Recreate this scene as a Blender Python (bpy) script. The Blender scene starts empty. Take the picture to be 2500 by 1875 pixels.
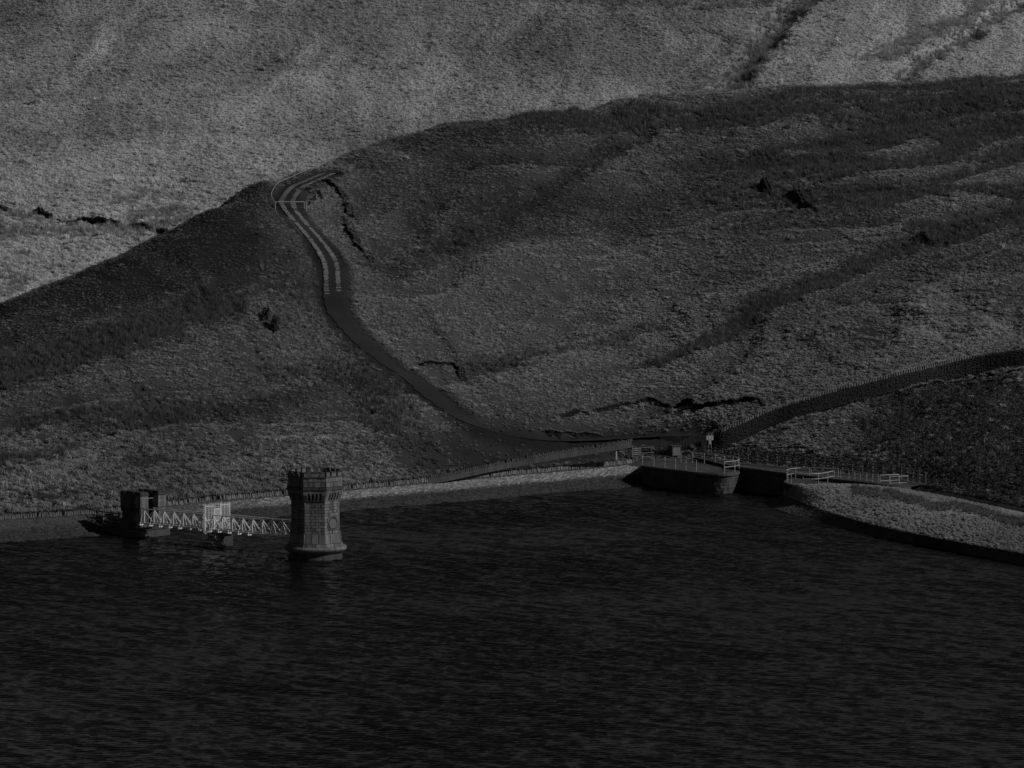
import bpy, math, random
import numpy as np
from mathutils import Vector, Matrix, Euler

random.seed(7)
rng = np.random.default_rng(7)
SC = bpy.context.scene
COL = SC.collection

# ------------------------------------------------------------------ camera, sky, sun, exposure
CAM_H, PITCH, FPX = 57.0, math.radians(4.58), 12887.0      # camera height, tilt down, focal length in photo pixels
cd = bpy.data.cameras.new('camera')
cd.sensor_width = 36.0
cd.lens = 36.0 * FPX / 2500.0
cd.clip_start, cd.clip_end = 1.0, 6000.0
cam = bpy.data.objects.new('camera', cd)
COL.objects.link(cam)
cam.location = (0, 0, CAM_H)
cam.rotation_euler = (math.pi / 2 - PITCH, 0, 0)
SC.camera = cam

SUN_AZ, SUN_EL = math.radians(71), math.radians(34)        # azimuth to the right of straight behind the camera
world = bpy.data.worlds.new('World')
SC.world = world
world.use_nodes = True
wn, wl = world.node_tree.nodes, world.node_tree.links
sky = wn.new('ShaderNodeTexSky')
sky.sky_type = 'NISHITA'
sky.sun_disc = False
sky.sun_elevation = SUN_EL
sky.sun_rotation = math.pi - SUN_AZ
sky.dust_density = 0.1                                      # clear northern air
sep = wn.new('ShaderNodeSeparateColor')                    # black-and-white film behind a red filter: the sky's red
wl.new(sky.outputs[0], sep.inputs[0])
wl.new(sep.outputs[0], wn['Background'].inputs[0])
wn['Background'].inputs[1].default_value = 0.05

sd = bpy.data.lights.new('sun', 'SUN')
sd.energy = 5.0
sd.angle = math.radians(0.53)
sd.color = (1, 1, 1)
sun = bpy.data.objects.new('sun', sd)
COL.objects.link(sun)
s_dir = Vector((math.sin(SUN_AZ) * math.cos(SUN_EL), -math.cos(SUN_AZ) * math.cos(SUN_EL), math.sin(SUN_EL)))
sun.rotation_euler = s_dir.to_track_quat('Z', 'Y').to_euler()
sun.location = s_dir * 300

SC.view_settings.view_transform = 'Standard'
SC.view_settings.look = 'None'
SC.view_settings.gamma = 1
SC.view_settings.use_curve_mapping = False
SC.view_settings.exposure = -1.15

# ------------------------------------------------------------------ photo pixel -> point in the place
CP, SP = math.cos(PITCH), math.sin(PITCH)
def ray(px, py):
    u, v = (px - 1250.0) / FPX, (937.5 - py) / FPX
    return u, CP + v * SP, -SP + v * CP
def W(px, py, z):                                          # where the line of sight meets the level z
    dx, dy, dz = ray(px, py)
    t = (z - CAM_H) / dz
    return Vector((dx * t, dy * t, z))
def WY(px, py, Y):                                         # ... and at the distance Y
    dx, dy, dz = ray(px, py)
    t = Y / dy
    return Vector((dx * t, Y, CAM_H + dz * t))
def to_px(x, y, z):
    zc = z - CAM_H
    d = y * CP - zc * SP
    return 1250 + FPX * x / d, 937.5 - FPX * (y * SP + zc * CP) / d

# ------------------------------------------------------------------ noise (numpy)
def _h(ix, iy, s):
    n = (ix.astype(np.int64) * 374761393 + iy.astype(np.int64) * 668265263 + s * 1442695041) & 0xffffffff
    n = ((n ^ (n >> 13)) * 1274126177) & 0xffffffff
    return ((n ^ (n >> 16)) & 0xffff) / 65535.0
def vnoise(x, y, s=0):
    x, y = np.asarray(x, float), np.asarray(y, float)
    ix, iy = np.floor(x), np.floor(y)
    fx, fy = x - ix, y - iy
    fx, fy = fx * fx * (3 - 2 * fx), fy * fy * (3 - 2 * fy)
    a, b = _h(ix, iy, s), _h(ix + 1, iy, s)
    c, d = _h(ix, iy + 1, s), _h(ix + 1, iy + 1, s)
    return (a + (b - a) * fx) * (1 - fy) + (c + (d - c) * fx) * fy
def fbm(x, y, o=4, s=0):
    r, a, t = 0, 0.5, 0
    for k in range(o):
        r = r + a * vnoise(np.asarray(x) * 2 ** k + 17.3 * k, np.asarray(y) * 2 ** k - 9.1 * k, s + k)
        t += a; a *= 0.5
    return r / t
def sstep(a, b, x):
    t = np.clip((np.asarray(x, float) - a) / (b - a), 0, 1)
    return t * t * (3 - 2 * t)
def poly_dist(x, y, P):                                    # distance to a polyline, parameter 0..1 along it, signed side
    P = np.asarray(P, float)
    best = np.full(x.shape, 1e9); par = np.zeros(x.shape); side = np.zeros(x.shape)
    L = np.concatenate([[0], np.cumsum(np.hypot(*(P[1:, :2] - P[:-1, :2]).T))])
    for i in range(len(P) - 1):
        ax, ay = P[i, :2]; bx, by = P[i + 1, :2]
        dx, dy = bx - ax, by - ay
        l2 = dx * dx + dy * dy + 1e-9
        t = np.clip(((x - ax) * dx + (y - ay) * dy) / l2, 0, 1)
        d = np.hypot(x - ax - t * dx, y - ay - t * dy)
        m = d < best
        best = np.where(m, d, best)
        par = np.where(m, (L[i] + t * math.sqrt(l2)) / L[-1], par)
        side = np.where(m, np.sign(dx * (y - ay) - dy * (x - ax)), side)
    return best, par, side
def frac2d(P):
    P = np.asarray(P); L = np.concatenate([[0], np.cumsum(np.hypot(*(P[1:, :2] - P[:-1, :2]).T))]); return L / L[-1]
def resample(P, step):
    P = np.asarray([tuple(p) for p in P], float)
    L = np.concatenate([[0], np.cumsum(np.linalg.norm(P[1:] - P[:-1], axis=1))])
    n = max(2, int(round(L[-1] / step)) + 1)
    s = np.linspace(0, L[-1], n)
    return np.stack([np.interp(s, L, P[:, k]) for k in range(P.shape[1])], 1)
def smooth(P, it=2):
    P = np.asarray([tuple(p) for p in P], float)
    for _ in range(it):
        Q = [P[0]]
        for a, b in zip(P[:-1], P[1:]):
            Q += [a * .75 + b * .25, a * .25 + b * .75]
        Q.append(P[-1]); P = np.array(Q)
    return P

# ------------------------------------------------------------------ objects
def tag(o, label=None, cat=None, group=None, kind=None):
    if label: o['label'] = label
    if cat: o['category'] = cat
    if group: o['group'] = group
    if kind: o['kind'] = kind
    return o
def thing(name, label, cat, loc, group=None):
    o = bpy.data.objects.new(name, None)
    o.empty_display_size = 0.2
    COL.objects.link(o)
    o.location = loc
    return tag(o, label, cat, group)
def base(parent):
    v = Vector((0, 0, 0))
    while parent is not None:
        v += parent.location; parent = parent.parent
    return v
class MB:
    def __init__(self):
        self.v, self.f, self.t = [], [], []
    def add(self, vs, fs, tone=0.5):
        n = len(self.v)
        self.v += [tuple(p) for p in vs]
        self.f += [tuple(i + n for i in f) for f in fs]
        self.t += [tone] * len(vs)
        return self
    def hexa(self, p, tone=0.5):                           # 8 corners: 4 below, 4 above, counter-clockwise
        return self.add(p, [(3, 2, 1, 0), (4, 5, 6, 7), (0, 1, 5, 4), (1, 2, 6, 5), (2, 3, 7, 6), (3, 0, 4, 7)], tone)
    def box(self, c, sx, sy, sz, X=(1, 0, 0), Y=(0, 1, 0), Z=(0, 0, 1), tone=0.5):
        c, X, Y, Z = Vector(c), Vector(X) * sx / 2, Vector(Y) * sy / 2, Vector(Z) * sz / 2
        return self.hexa([c - X - Y - Z, c + X - Y - Z, c + X + Y - Z, c - X + Y - Z, c - X - Y + Z, c + X - Y + Z, c + X + Y + Z, c - X + Y + Z], tone)
    def beam(self, a, b, w, h, up=(0, 0, 1), tone=0.5):
        a, b = Vector(a), Vector(b)
        d = (b - a); L = d.length; d.normalize()
        up = Vector(up)
        s = d.cross(up)
        if s.length < 1e-4: s = d.cross(Vector((1, 0, 0)))
        s.normalize(); u = s.cross(d)
        return self.box((a + b) / 2, L, w, h, d, -s, u, tone)
    def tube(self, pts, r, n=6, tone=0.5, r2=None):
        pts = [Vector(p) for p in pts]
        rings = []
        ref = Vector((0, 0, 1))
        for i, p in enumerate(pts):
            d = (pts[min(i + 1, len(pts) - 1)] - pts[max(i - 1, 0)]).normalized()
            s = d.cross(ref)
            if s.length < 0.1: s = d.cross(Vector((1, 0.2, 0)))
            s.normalize(); u = s.cross(d)
            rr = r if r2 is None else r + (r2 - r) * i / (len(pts) - 1)
            rings.append([p + (s * math.cos(a) + u * math.sin(a)) * rr for a in [2 * math.pi * k / n for k in range(n)]])
        vs = [q for ring in rings for q in ring]
        fs = []
        for i in range(len(pts) - 1):
            for k in range(n):
                fs.append((i * n + k, i * n + (k + 1) % n, (i + 1) * n + (k + 1) % n, (i + 1) * n + k))
        fs.append(tuple(range(n - 1, -1, -1))); fs.append(tuple((len(pts) - 1) * n + k for k in range(n)))
        return self.add(vs, fs, tone)
    def prism(self, poly, z0, z1, tone=0.5):               # polygon (counter-clockwise seen from above) raised
        n = len(poly)
        vs = [(p[0], p[1], z0) for p in poly] + [(p[0], p[1], z1) for p in poly]
        fs = [tuple(range(n - 1, -1, -1)), tuple(range(n, 2 * n))] + [(i, (i + 1) % n, n + (i + 1) % n, n + i) for i in range(n)]
        return self.add(vs, fs, tone)
    def lathe(self, prof, segs, rot=0.0, c=(0, 0), tone=0.5):   # (radius, z) profile, closed top and bottom
        vs, fs = [], []
        for r, z in prof:
            for k in range(segs):
                a = rot + 2 * math.pi * k / segs
                vs.append((c[0] + r * math.cos(a), c[1] + r * math.sin(a), z))
        for i in range(len(prof) - 1):
            for k in range(segs):
                fs.append((i * segs + k, i * segs + (k + 1) % segs, (i + 1) * segs + (k + 1) % segs, (i + 1) * segs + k))
        fs.append(tuple(range(segs - 1, -1, -1)))
        fs.append(tuple((len(prof) - 1) * segs + k for k in range(segs)))
        return self.add(vs, fs, tone)
    def mesh(self, name, mat, off=Vector((0, 0, 0)), smooth_=False):
        me = bpy.data.meshes.new(name)
        me.from_pydata([(p[0] - off.x, p[1] - off.y, p[2] - off.z) for p in self.v], [], self.f)
        at = me.attributes.new('tone', 'FLOAT', 'POINT')
        at.data.foreach_set('value', np.array(self.t, np.float32))
        me.materials.append(mat)
        if smooth_: me.shade_smooth()
        me.update()
        return me
    def build(self, name, mat, parent=None, smooth_=False, bevel=0):
        o = bpy.data.objects.new(name, self.mesh(name, mat, base(parent), smooth_))
        COL.objects.link(o)
        o.parent = parent
        if bevel:
            m = o.modifiers.new('bevel', 'BEVEL'); m.width = bevel; m.segments = 1; m.limit_method = 'ANGLE'
        return o
def put(name, me, parent, loc, rz=0.0, scale=(1, 1, 1), rot=None):   # another piece that shares its mesh
    o = bpy.data.objects.new(name, me)
    COL.objects.link(o)
    o.parent = parent
    o.location = Vector(loc) - base(parent)
    o.rotation_euler = rot if rot is not None else (0, 0, rz)
    o.scale = scale
    return o

# ------------------------------------------------------------------ materials (black-and-white photograph: greys)
def material(name, lo, hi, scale=1.0, fine=8.0, rough=0.9, bump=0.0, bump_scale=20.0, tone=None, rand=0.0, stretch=(1, 1, 1), streak=0.0, spec=0.3, inst=False, metal=0.0, leaf=0.0):
    m = bpy.data.materials.new(name)
    m.use_nodes = True
    N, L = m.node_tree.nodes, m.node_tree.links
    B = N['Principled BSDF']
    B.inputs['Roughness'].default_value = rough
    B.inputs['Specular IOR Level'].default_value = spec
    B.inputs['Metallic'].default_value = metal
    geo = N.new('ShaderNodeNewGeometry')
    mp = N.new('ShaderNodeMapping'); mp.inputs['Scale'].default_value = stretch
    L.new(geo.outputs['Position'], mp.inputs['Vector'])
    def noise(sc, det, vec=mp.outputs[0]):
        n = N.new('ShaderNodeTexNoise'); n.inputs['Scale'].default_value = sc; n.inputs['Detail'].default_value = det
        L.new(vec, n.inputs['Vector']); return n.outputs['Fac']
    def mth(op, a, b, clamp=False):
        n = N.new('ShaderNodeMath'); n.operation = op; n.use_clamp = clamp
        for i, q in ((0, a), (1, b)):
            if isinstance(q, (int, float)): n.inputs[i].default_value = q
            else: L.new(q, n.inputs[i])
        return n.outputs[0]
    f = mth('ADD', mth('MULTIPLY', noise(scale, 3), 0.6), mth('MULTIPLY', noise(fine, 3), 0.4))
    f = mth('MULTIPLY', mth('SUBTRACT', f, 0.32), 2.6, True)
    if tone:
        a = N.new('ShaderNodeAttribute'); a.attribute_name = 'tone'
        a.attribute_type = 'INSTANCER' if inst else 'GEOMETRY'
        f = mth('ADD', mth('MULTIPLY', f, 1 - tone), mth('MULTIPLY', a.outputs['Fac'], tone), True)
    if rand:
        oi = N.new('ShaderNodeObjectInfo')
        f = mth('ADD', mth('MULTIPLY', f, 1 - rand), mth('MULTIPLY', oi.outputs['Random'], rand), True)
    if streak:
        mp2 = N.new('ShaderNodeMapping'); mp2.inputs['Scale'].default_value = (1.6, 1.6, 0.16)
        L.new(geo.outputs['Position'], mp2.inputs['Vector'])
        s = mth('MULTIPLY', mth('SUBTRACT', noise(1.5, 4, mp2.outputs[0]), 0.35), 3.2, True)
        f = mth('ADD', mth('MULTIPLY', f, 1 - streak), mth('MULTIPLY', s, streak), True)
    mix = N.new('ShaderNodeMapRange')
    mix.inputs['To Min'].default_value = lo; mix.inputs['To Max'].default_value = hi
    L.new(f, mix.inputs['Value'])
    L.new(mix.outputs[0], B.inputs['Base Color'])
    if leaf:                                               # thin blades let light through
        tr = N.new('ShaderNodeBsdfTranslucent'); mx = N.new('ShaderNodeMixShader'); mx.inputs[0].default_value = leaf
        L.new(mix.outputs[0], tr.inputs['Color']); L.new(B.outputs[0], mx.inputs[1]); L.new(tr.outputs[0], mx.inputs[2])
        L.new(mx.outputs[0], N['Material Output'].inputs['Surface'])
    if bump:
        b = N.new('ShaderNodeBump'); b.inputs['Strength'].default_value = bump; b.inputs['Distance'].default_value = 0.05
        L.new(noise(bump_scale, 4), b.inputs['Height'])
        L.new(b.outputs[0], B.inputs['Normal'])
    return m

M = {}
M['stone'] = material('tower_stone', 0.02, 0.24, 0.9, 9, 0.9, 0.6, 14, rand=0.5, streak=0.4)
M['stone_dark'] = material('dark_stone', 0.012, 0.10, 0.7, 7, 0.85, 0.5, 12, rand=0.4, streak=0.3)  # dark stone: wet base, and the portal piers' shade put into colour
M['mortar'] = material('mortar_joint', 0.02, 0.06, 1.5, 9)
M['rubble'] = material('rubble_stone', 0.004, 0.30, 2.0, 12, 0.9, 0.4, 20, tone=0.88)
M['chute'] = material('damp_rubble', 0.008, 0.06, 2.0, 12, 0.9, 0.4, 20, tone=0.7)
M['coping'] = material('coping_stone', 0.04, 0.22, 1.2, 10, 0.9, 0.4, 20, rand=0.6)
M['concrete'] = material('concrete', 0.025, 0.085, 0.6, 8, 0.9, 0.3, 18, streak=0.3)
M['white_paint'] = material('white_paint', 0.50, 0.82, 0.8, 9, 0.5, streak=0.3)
M['galvanised'] = material('galvanised_steel', 0.26, 0.46, 1.2, 9, 0.45)
M['timber'] = material('weathered_timber', 0.07, 0.20, 1.0, 9, 0.9, rand=0.3)
M['timber_pale'] = material('pale_timber', 0.14, 0.26, 1.0, 9, 0.9, rand=0.3)
M['dark_metal'] = material('dark_steel', 0.03, 0.08, 1.0, 9, 0.6)
M['peat'] = material('peat', 0.006, 0.022, 2.0, 9, 1.0, 0.6, 9, spec=0.05)
M['asphalt'] = material('track_asphalt', 0.010, 0.024, 0.25, 6, 0.9, 0.2, 25)
M['setts'] = material('stone_setts', 0.10, 0.38, 1.0, 8, 0.9, tone=0.7)
M['sign'] = material('sign_board', 0.45, 0.60, 1.0, 9, 0.6)
M['turf'] = material('moor_turf', 0.006, 0.075, 0.25, 2.5, 1.0, 0.6, 6, tone=0.75, spec=0.05)
M['grass'] = material('moor_grass', 0.015, 0.62, 0.08, 0.7, 1.0, tone=0.66, rand=0.2, inst=True, spec=0.1, leaf=.35)
M['straw'] = material('bleached_grass', 0.08, 0.90, 0.06, 0.5, 1.0, tone=0.66, rand=0.2, inst=True, spec=0.1, leaf=.35)
M['straw_turf'] = material('straw_turf', 0.02, 0.42, 0.2, 2.0, 1.0, 0.6, 6, tone=0.75, spec=0.05)
M['rush'] = material('rush', 0.02, 0.24, 0.1, 0.8, 1.0, tone=0.6, rand=0.2, inst=True, spec=0.1, leaf=.35)
M['bank_turf'] = material('bank_turf', 0.02, 0.17, 0.3, 2.5, 1.0, 0.6, 6, tone=0.6, spec=0.05)
M['pale_rush'] = material('pale_rush', 0.04, 0.55, 0.1, 0.8, 1.0, tone=0.6, rand=0.2, inst=True, spec=0.1, leaf=.35)
M['heather'] = material('heather', 0.008, 0.15, 0.2, 1.5, 1.0, tone=0.6, rand=0.3, inst=True, spec=0.05)

# ------------------------------------------------------------------ lines of the place (photo pixels + level)
WALL = [W(x, y, 2.1) for x, y in [(-620, 1302), (-300, 1280), (0, 1259), (236, 1244), (513, 1213), (700, 1198), (896, 1181), (1127, 1160), (1253, 1149), (1380, 1138), (1506, 1126), (1570, 1119), (1627, 1111)]]
SHORE = [W(x, y, 0.0) for x, y in [(-620, 1372), (-300, 1348), (0, 1325), (236, 1308), (513, 1277), (700, 1259), (896, 1242), (1127, 1224), (1253, 1212), (1380, 1200), (1506, 1191), (1601, 1187), (1640, 1186)]]
BASE = [(-620, 1302, 2.0), (-300, 1280, 2.0), (0, 1259, 2.0), (236, 1244, 2.0), (513, 1213, 2.0), (700, 1198, 2.0), (896, 1181, 2.0), (1127, 1160, 2.0), (1253, 1149, 2.0), (1380, 1138, 2.0), (1506, 1126, 2.0),
        (1570, 1120, 2.2), (1630, 1113, 2.5), (1720, 1118, 2.6), (1795, 1126, 2.6), (2067, 1153, 2.6), (2194, 1166, 2.6), (2300, 1195, 2.2), (2500, 1240, 2.0), (2900, 1330, 1.8), (3100, 1372, 1.8)]
RIDGE = [(-620, 960, 545), (-300, 860, 556), (0, 752, 575), (120, 702, 582), (250, 648, 590), (400, 577, 601), (520, 518, 611), (600, 470, 619), (660, 442, 626), (740, 425, 634), (820, 408, 641), (850, 390, 644), (900, 368, 648), (1000, 338, 656), (1100, 312, 664),
         (1350, 268, 680), (1500, 254, 690), (1750, 238, 698), (2000, 222, 705), (2250, 206, 713), (2500, 190, 720), (2800, 172, 728), (3100, 155, 735)]
def interp(tab, x, k):
    return np.interp(x, [r[0] for r in tab], [r[k] for r in tab])

def tps(P, Z, lam=0.0):
    n = len(P)
    d2 = ((P[:, None, :] - P[None, :, :]) ** 2).sum(-1)
    K = 0.5 * d2 * np.log(d2 + 1e-9) + lam * np.eye(n)
    A = np.zeros((n + 3, n + 3))
    A[:n, :n] = K; A[:n, n] = 1; A[:n, n + 1:] = P; A[n, :n] = 1; A[n + 1:, :n] = P.T
    sol = np.linalg.solve(A, np.concatenate([Z, [0, 0, 0]]))
    def f(x, y):
        sh = x.shape; q = np.stack([x.ravel(), y.ravel()], 1); out = np.empty(len(q))
        for i in range(0, len(q), 40000):
            b = q[i:i + 40000]
            e2 = ((b[:, None, :] - P[None]) ** 2).sum(-1)
            out[i:i + 40000] = (0.5 * e2 * np.log(e2 + 1e-9)) @ sol[:n] + sol[n] + b @ sol[n + 1:]
        return out.reshape(sh)
    return f

ctrl = []
for px in list(range(-600, 3101, 125)):
    yb, zb = interp(BASE, px, 1), interp(BASE, px, 2)
    yr, Yr = interp(RIDGE, px, 1), interp(RIDGE, px, 2)
    b = W(px, yb, zb)
    for t in (0, .12, .28, .45, .62, .8, .92, 1.0):
        Y = b.y + (Yr - b.y) * t ** 1.06
        p = WY(px, yb + (yr - yb) * t, Y)
        ctrl.append((p.x, p.y, p.z))
    r = ctrl[-1]
    for dY, dz in ((10, -0.6), (28, -5), (55, -14), (95, -24), (150, -34)):
        ctrl.append((r[0] * (r[1] + dY) / r[1], r[1] + dY, max(-12, r[2] + dz)))
ctrl = np.array(ctrl)
near_f = tps(ctrl[:, :2], ctrl[:, 2], 2.0)

class Field:                                               # a height field on a regular ground grid
    def __init__(self, x0, x1, y0, y1, st):
        self.x0, self.y0, self.st = x0, y0, st
        self.nx, self.ny = int((x1 - x0) / st) + 1, int((y1 - y0) / st) + 1
        self.X, self.Y = np.meshgrid(x0 + st * np.arange(self.nx), y0 + st * np.arange(self.ny))
        self.Z = np.zeros(self.X.shape); self.T = np.full(self.X.shape, 0.5)
    def _s(self, A, x, y):
        fx = np.clip((np.asarray(x, float) - self.x0) / self.st, 0, self.nx - 1.001); fy = np.clip((np.asarray(y, float) - self.y0) / self.st, 0, self.ny - 1.001)
        i, j = fx.astype(int), fy.astype(int); u, v = fx - i, fy - j
        return (A[j, i] * (1 - u) + A[j, i + 1] * u) * (1 - v) + (A[j + 1, i] * (1 - u) + A[j + 1, i + 1] * u) * v
    def z(self, x, y): return self._s(self.Z, x, y)
    def tone(self, x, y): return self._s(self.T, x, y)
    def hit(self, px, py, y0=None, y1=None):               # the ground point a photo pixel shows
        dx, dy, dz = ray(px, py)
        Y = np.arange(y0 or self.Y.min(), y1 or self.Y.max(), 0.2)
        zt = self.z(dx * Y / dy, Y); zr = CAM_H + dz * Y / dy
        k = np.argmax(zr <= zt)
        if not (zr <= zt).any(): k = int(np.argmin(zr - zt))
        return Vector((dx * Y[k] / dy, Y[k], float(zt[k])))
    def line(self, pts, step=None):
        P = [self.hit(*p) for p in pts]
        return P if step is None else resample(P, step)
    def build(self, name, mat, cut=None):
        n = self.nx
        v = np.stack([self.X.ravel(), self.Y.ravel(), self.Z.ravel()], 1)
        j, i = np.meshgrid(np.arange(self.ny - 1), np.arange(n - 1), indexing='ij')
        a = (j * n + i).ravel()
        f = np.stack([a, a + 1, a + n + 1, a + n], 1)
        me = bpy.data.meshes.new(name)
        me.vertices.add(len(v)); me.vertices.foreach_set('co', v.astype(np.float32).ravel())
        me.loops.add(len(f) * 4); me.loops.foreach_set('vertex_index', f.astype(np.int32).ravel())
        me.polygons.add(len(f)); me.polygons.foreach_set('loop_start', np.arange(0, len(f) * 4, 4, dtype=np.int32))
        at = me.attributes.new('tone', 'FLOAT', 'POINT'); at.data.foreach_set('value', self.T.ravel().astype(np.float32))
        me.update(calc_edges=True); me.materials.append(mat); me.shade_smooth()
        o = bpy.data.objects.new(name, me); COL.objects.link(o)
        return o

# ------------------------------------------------------------------ near hillside
H = Field(-100, 108, 500, 790, 0.42)
H.Z = near_f(H.X, H.Y)
clean = H.Z.copy()
H.Z += (fbm(H.X / 14, H.Y / 14, 3, 3) - .5) * 1.1 + (fbm(H.X / 2.2, H.Y / 2.2, 3, 9) - .5) * 0.35
H0 = Field(-100, 108, 500, 790, 1.0); H0.Z = near_f(H0.X, H0.Y)
def fold(fld, ref, a, b, along, across, o, s):              # ridged noise drawn out along the ground direction a -> b
    A, Bq = ref.hit(*a), ref.hit(*b)
    t = math.atan2(Bq.y - A.y, Bq.x - A.x); c, s_ = math.cos(t), math.sin(t)
    u = fld.X * c + fld.Y * s_; v = -fld.X * s_ + fld.Y * c
    v = v + (fbm(fld.X / 25, fld.Y / 25, 2, s + 50) - .5) * 14
    return fbm(u / along, v / across, o, s)
fold_mid = fold(H, H0, (1150, 760), (1700, 520), 38, 4.2, 4, 401)
fold_up = fold(H, H0, (1850, 400), (2450, 330), 22, 3.0, 4, 411)
fold_left = fold(H, H0, (20, 1040), (560, 930), 26, 3.2, 4, 421)
pxA, pyA = to_px(H.X, H.Y, clean)
wl_f = sstep(900, 700, pxA + (pyA - 900) * -.5)
wu_f = sstep(1450, 1900, pxA) * sstep(720, 520, pyA)
FOLD = fold_mid * (1 - wu_f) * (1 - wl_f) + fold_up * wu_f * (1 - wl_f) + fold_left * wl_f
calm_ridge = 1 - .75 * sstep(980, 760, pxA) * sstep(900, 740, pyA)
H.Z = clean + (H.Z - clean) * calm_ridge + (FOLD - .5) * 2.7 * sstep(3, 7, clean) * calm_ridge
rillz = fbm((H.X + .35 * H.Y) / 5, (H.Y - .2 * H.X) / 40, 3, 31)
H.Z -= sstep(.55, .75, rillz) * .35 * sstep(4, 10, clean)

# photo measurements of the ground's features (pixels), put onto the ground
road_px = [(800, 420), (773, 436), (745, 448), (729, 459), (708, 471), (701, 480), (700, 493), (710, 517), (734, 549), (763, 580), (792, 616), (808, 645), (811, 681), (812, 715), (815, 746), (828, 774), (856, 809), (901, 852), (957, 897), (1008, 933), (1058, 968), (1109, 1009), (1160, 1042), (1215, 1062), (1290, 1075), (1400, 1078), (1500, 1073), (1600, 1066), (1690, 1062)]
ROAD = resample(smooth(H.line(road_px), 2), 0.6)
k = np.ones(15) / 15
rz = np.convolve(np.pad(ROAD[:, 2], 7, mode='edge'), k, 'valid')
ROAD[:, 2] = rz
d, par, side = poly_dist(H.X, H.Y, ROAD)
ROADSIDE = side
rr = np.interp(par, frac2d(ROAD), ROAD[:, 2])
ROADW = 1.02
w = 1 - sstep(ROADW + .25, ROADW + 2.2, d)
H.Z = H.Z * (1 - w) + (rr - 0.03 - .12 * sstep(ROADW, ROADW + .5, d)) * w
ROADD = d
# level ground at the foot of the track
bw, bpar, bside = poly_dist(H.X, H.Y, np.array([tuple(p) for p in [W(x, y, z) for x, y, z in BASE]]))
inland = bside > 0
Hs = np.where(inland, bw, -bw)
low = sstep(0, 1.0, Hs)
H.Z = np.where(Hs > 0, 1.85 + (H.Z - 1.85) * sstep(-1, 5, Hs), np.maximum(-3, 1.75 + Hs * 0.55))

# dark rush belts (vegetation) and rills, darkened in tone along each line
DARK = np.zeros(H.X.shape)
RUSH = np.zeros(H.X.shape)
def belt(pts, width, amt, rush=0.0, dig=0.0):
    global DARK, RUSH
    P = H.line(pts)
    d, _, _ = poly_dist(H.X, H.Y, [tuple(p) for p in P])
    d = d + (fbm(H.X / 3, H.Y / 3, 3, 51) - .5) * width * 1.3
    m = 1 - sstep(0, width * 1.15, d)
    DARK = np.maximum(DARK, m * amt * .9); RUSH = np.maximum(RUSH, m * rush)
    if dig: H.Z -= m * dig
belt([(950, 667), (1100, 598), (1243, 531), (1330, 470), (1412, 418), (1490, 365), (1582, 328)], 2.0, 1.0, .1, .5)
belt([(1620, 885), (1736, 831), (1881, 740), (1989, 701), (2098, 650), (2206, 600), (2330, 575), (2500, 545)], 2.6, .7, .8, .2)
belt([(1130, 910), (1300, 870), (1420, 850), (1600, 800)], 1.6, .5, .2, .2)
belt([(2030, 735), (2100, 745), (2180, 738)], 1.2, .6, .2)
belt([(2290, 668), (2390, 652), (2500, 628)], 3.2, .6, 0)
belt([(1730, 375), (1800, 365), (1850, 380), (1900, 440), (1960, 480), (2010, 520)], 2.0, .25, .1)
belt([(1300, 285), (1600, 290), (1900, 275), (2200, 255), (2500, 235)], 5.0, .5, .8)
belt([(1880, 420), (2050, 380), (2200, 350), (2420, 330)], 2.0, .5, .8)
belt([(2080, 520), (2250, 480), (2500, 470)], 3.2, .65, .8)
belt([(2230, 560), (2380, 545), (2500, 520)], 2.2, .7, .9)
belt([(1850, 390), (2000, 350), (2300, 310), (2500, 300)], 1.8, .5, .7)
belt([(2000, 440), (2200, 410), (2500, 395)], 1.8, .5, .7)
belt([(0, 930), (60, 895), (135, 865), (304, 826), (439, 790), (560, 745)], 3.4, .6, .8)
belt([(-100, 1060), (60, 1040), (200, 1030), (337, 1021), (440, 1020)], 2.4, .5, .7)
belt([(-100, 1150), (0, 1134), (90, 1118), (169, 1102)], 2.4, .55, .8)
belt([(354, 1047), (540, 1016), (640, 985), (740, 950), (900, 920)], 2.2, .8, .1)
belt([(330, 1140), (400, 1130)], 1.4, .5, .8)
belt([(60, 1225), (130, 1215), (180, 1205)], 1.2, .45, .8)
belt([(434, 776), (500, 735), (550, 701), (637, 655), (700, 610)], 1.3, .8, 0, .3)
belt([(0, 880), (120, 850), (240, 815)], 1.0, .5, 0, .2)
belt([(660, 610), (700, 670), (730, 720)], 4.5, .7, 0)
belt([(1210, 1085), (1300, 1090), (1400, 1085), (1000, 1110), (1100, 1120)], 7.0, .75, 0)
belt([(900, 960), (930, 1000), (960, 1080)], 4.0, .45, .6)
belt([(850, 820), (880, 880), (760, 900), (660, 930)], 2.0, .4, .4)
# left flank: sun-averted shade painted into tone; pale grass right of the track
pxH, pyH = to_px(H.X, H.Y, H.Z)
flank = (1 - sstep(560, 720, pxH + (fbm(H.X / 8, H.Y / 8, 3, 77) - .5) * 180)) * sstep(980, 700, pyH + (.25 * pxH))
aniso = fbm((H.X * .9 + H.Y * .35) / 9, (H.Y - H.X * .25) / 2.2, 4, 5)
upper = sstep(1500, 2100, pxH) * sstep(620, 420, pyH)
tone = .50 + (fbm(H.X / 20, H.Y / 20, 3, 21) - .5) * .35 + (FOLD - .5) * (.95 + .6 * upper)  # fold hollows darker in tone, painted shading on top of the relief
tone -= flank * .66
tone += .24 * sstep(900, 1200, pxH) * sstep(2000, 1600, pxH) * sstep(480, 640, pyH) * sstep(1000, 850, pyH)  # sunlit mid-slope lightened in tone
tone -= .34 * sstep(1400, 1150, pxH) * sstep(780, 850, pxH) * sstep(600, 480, pyH)  # shading below the upper ridge painted into tone
tone -= upper * .02
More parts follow.
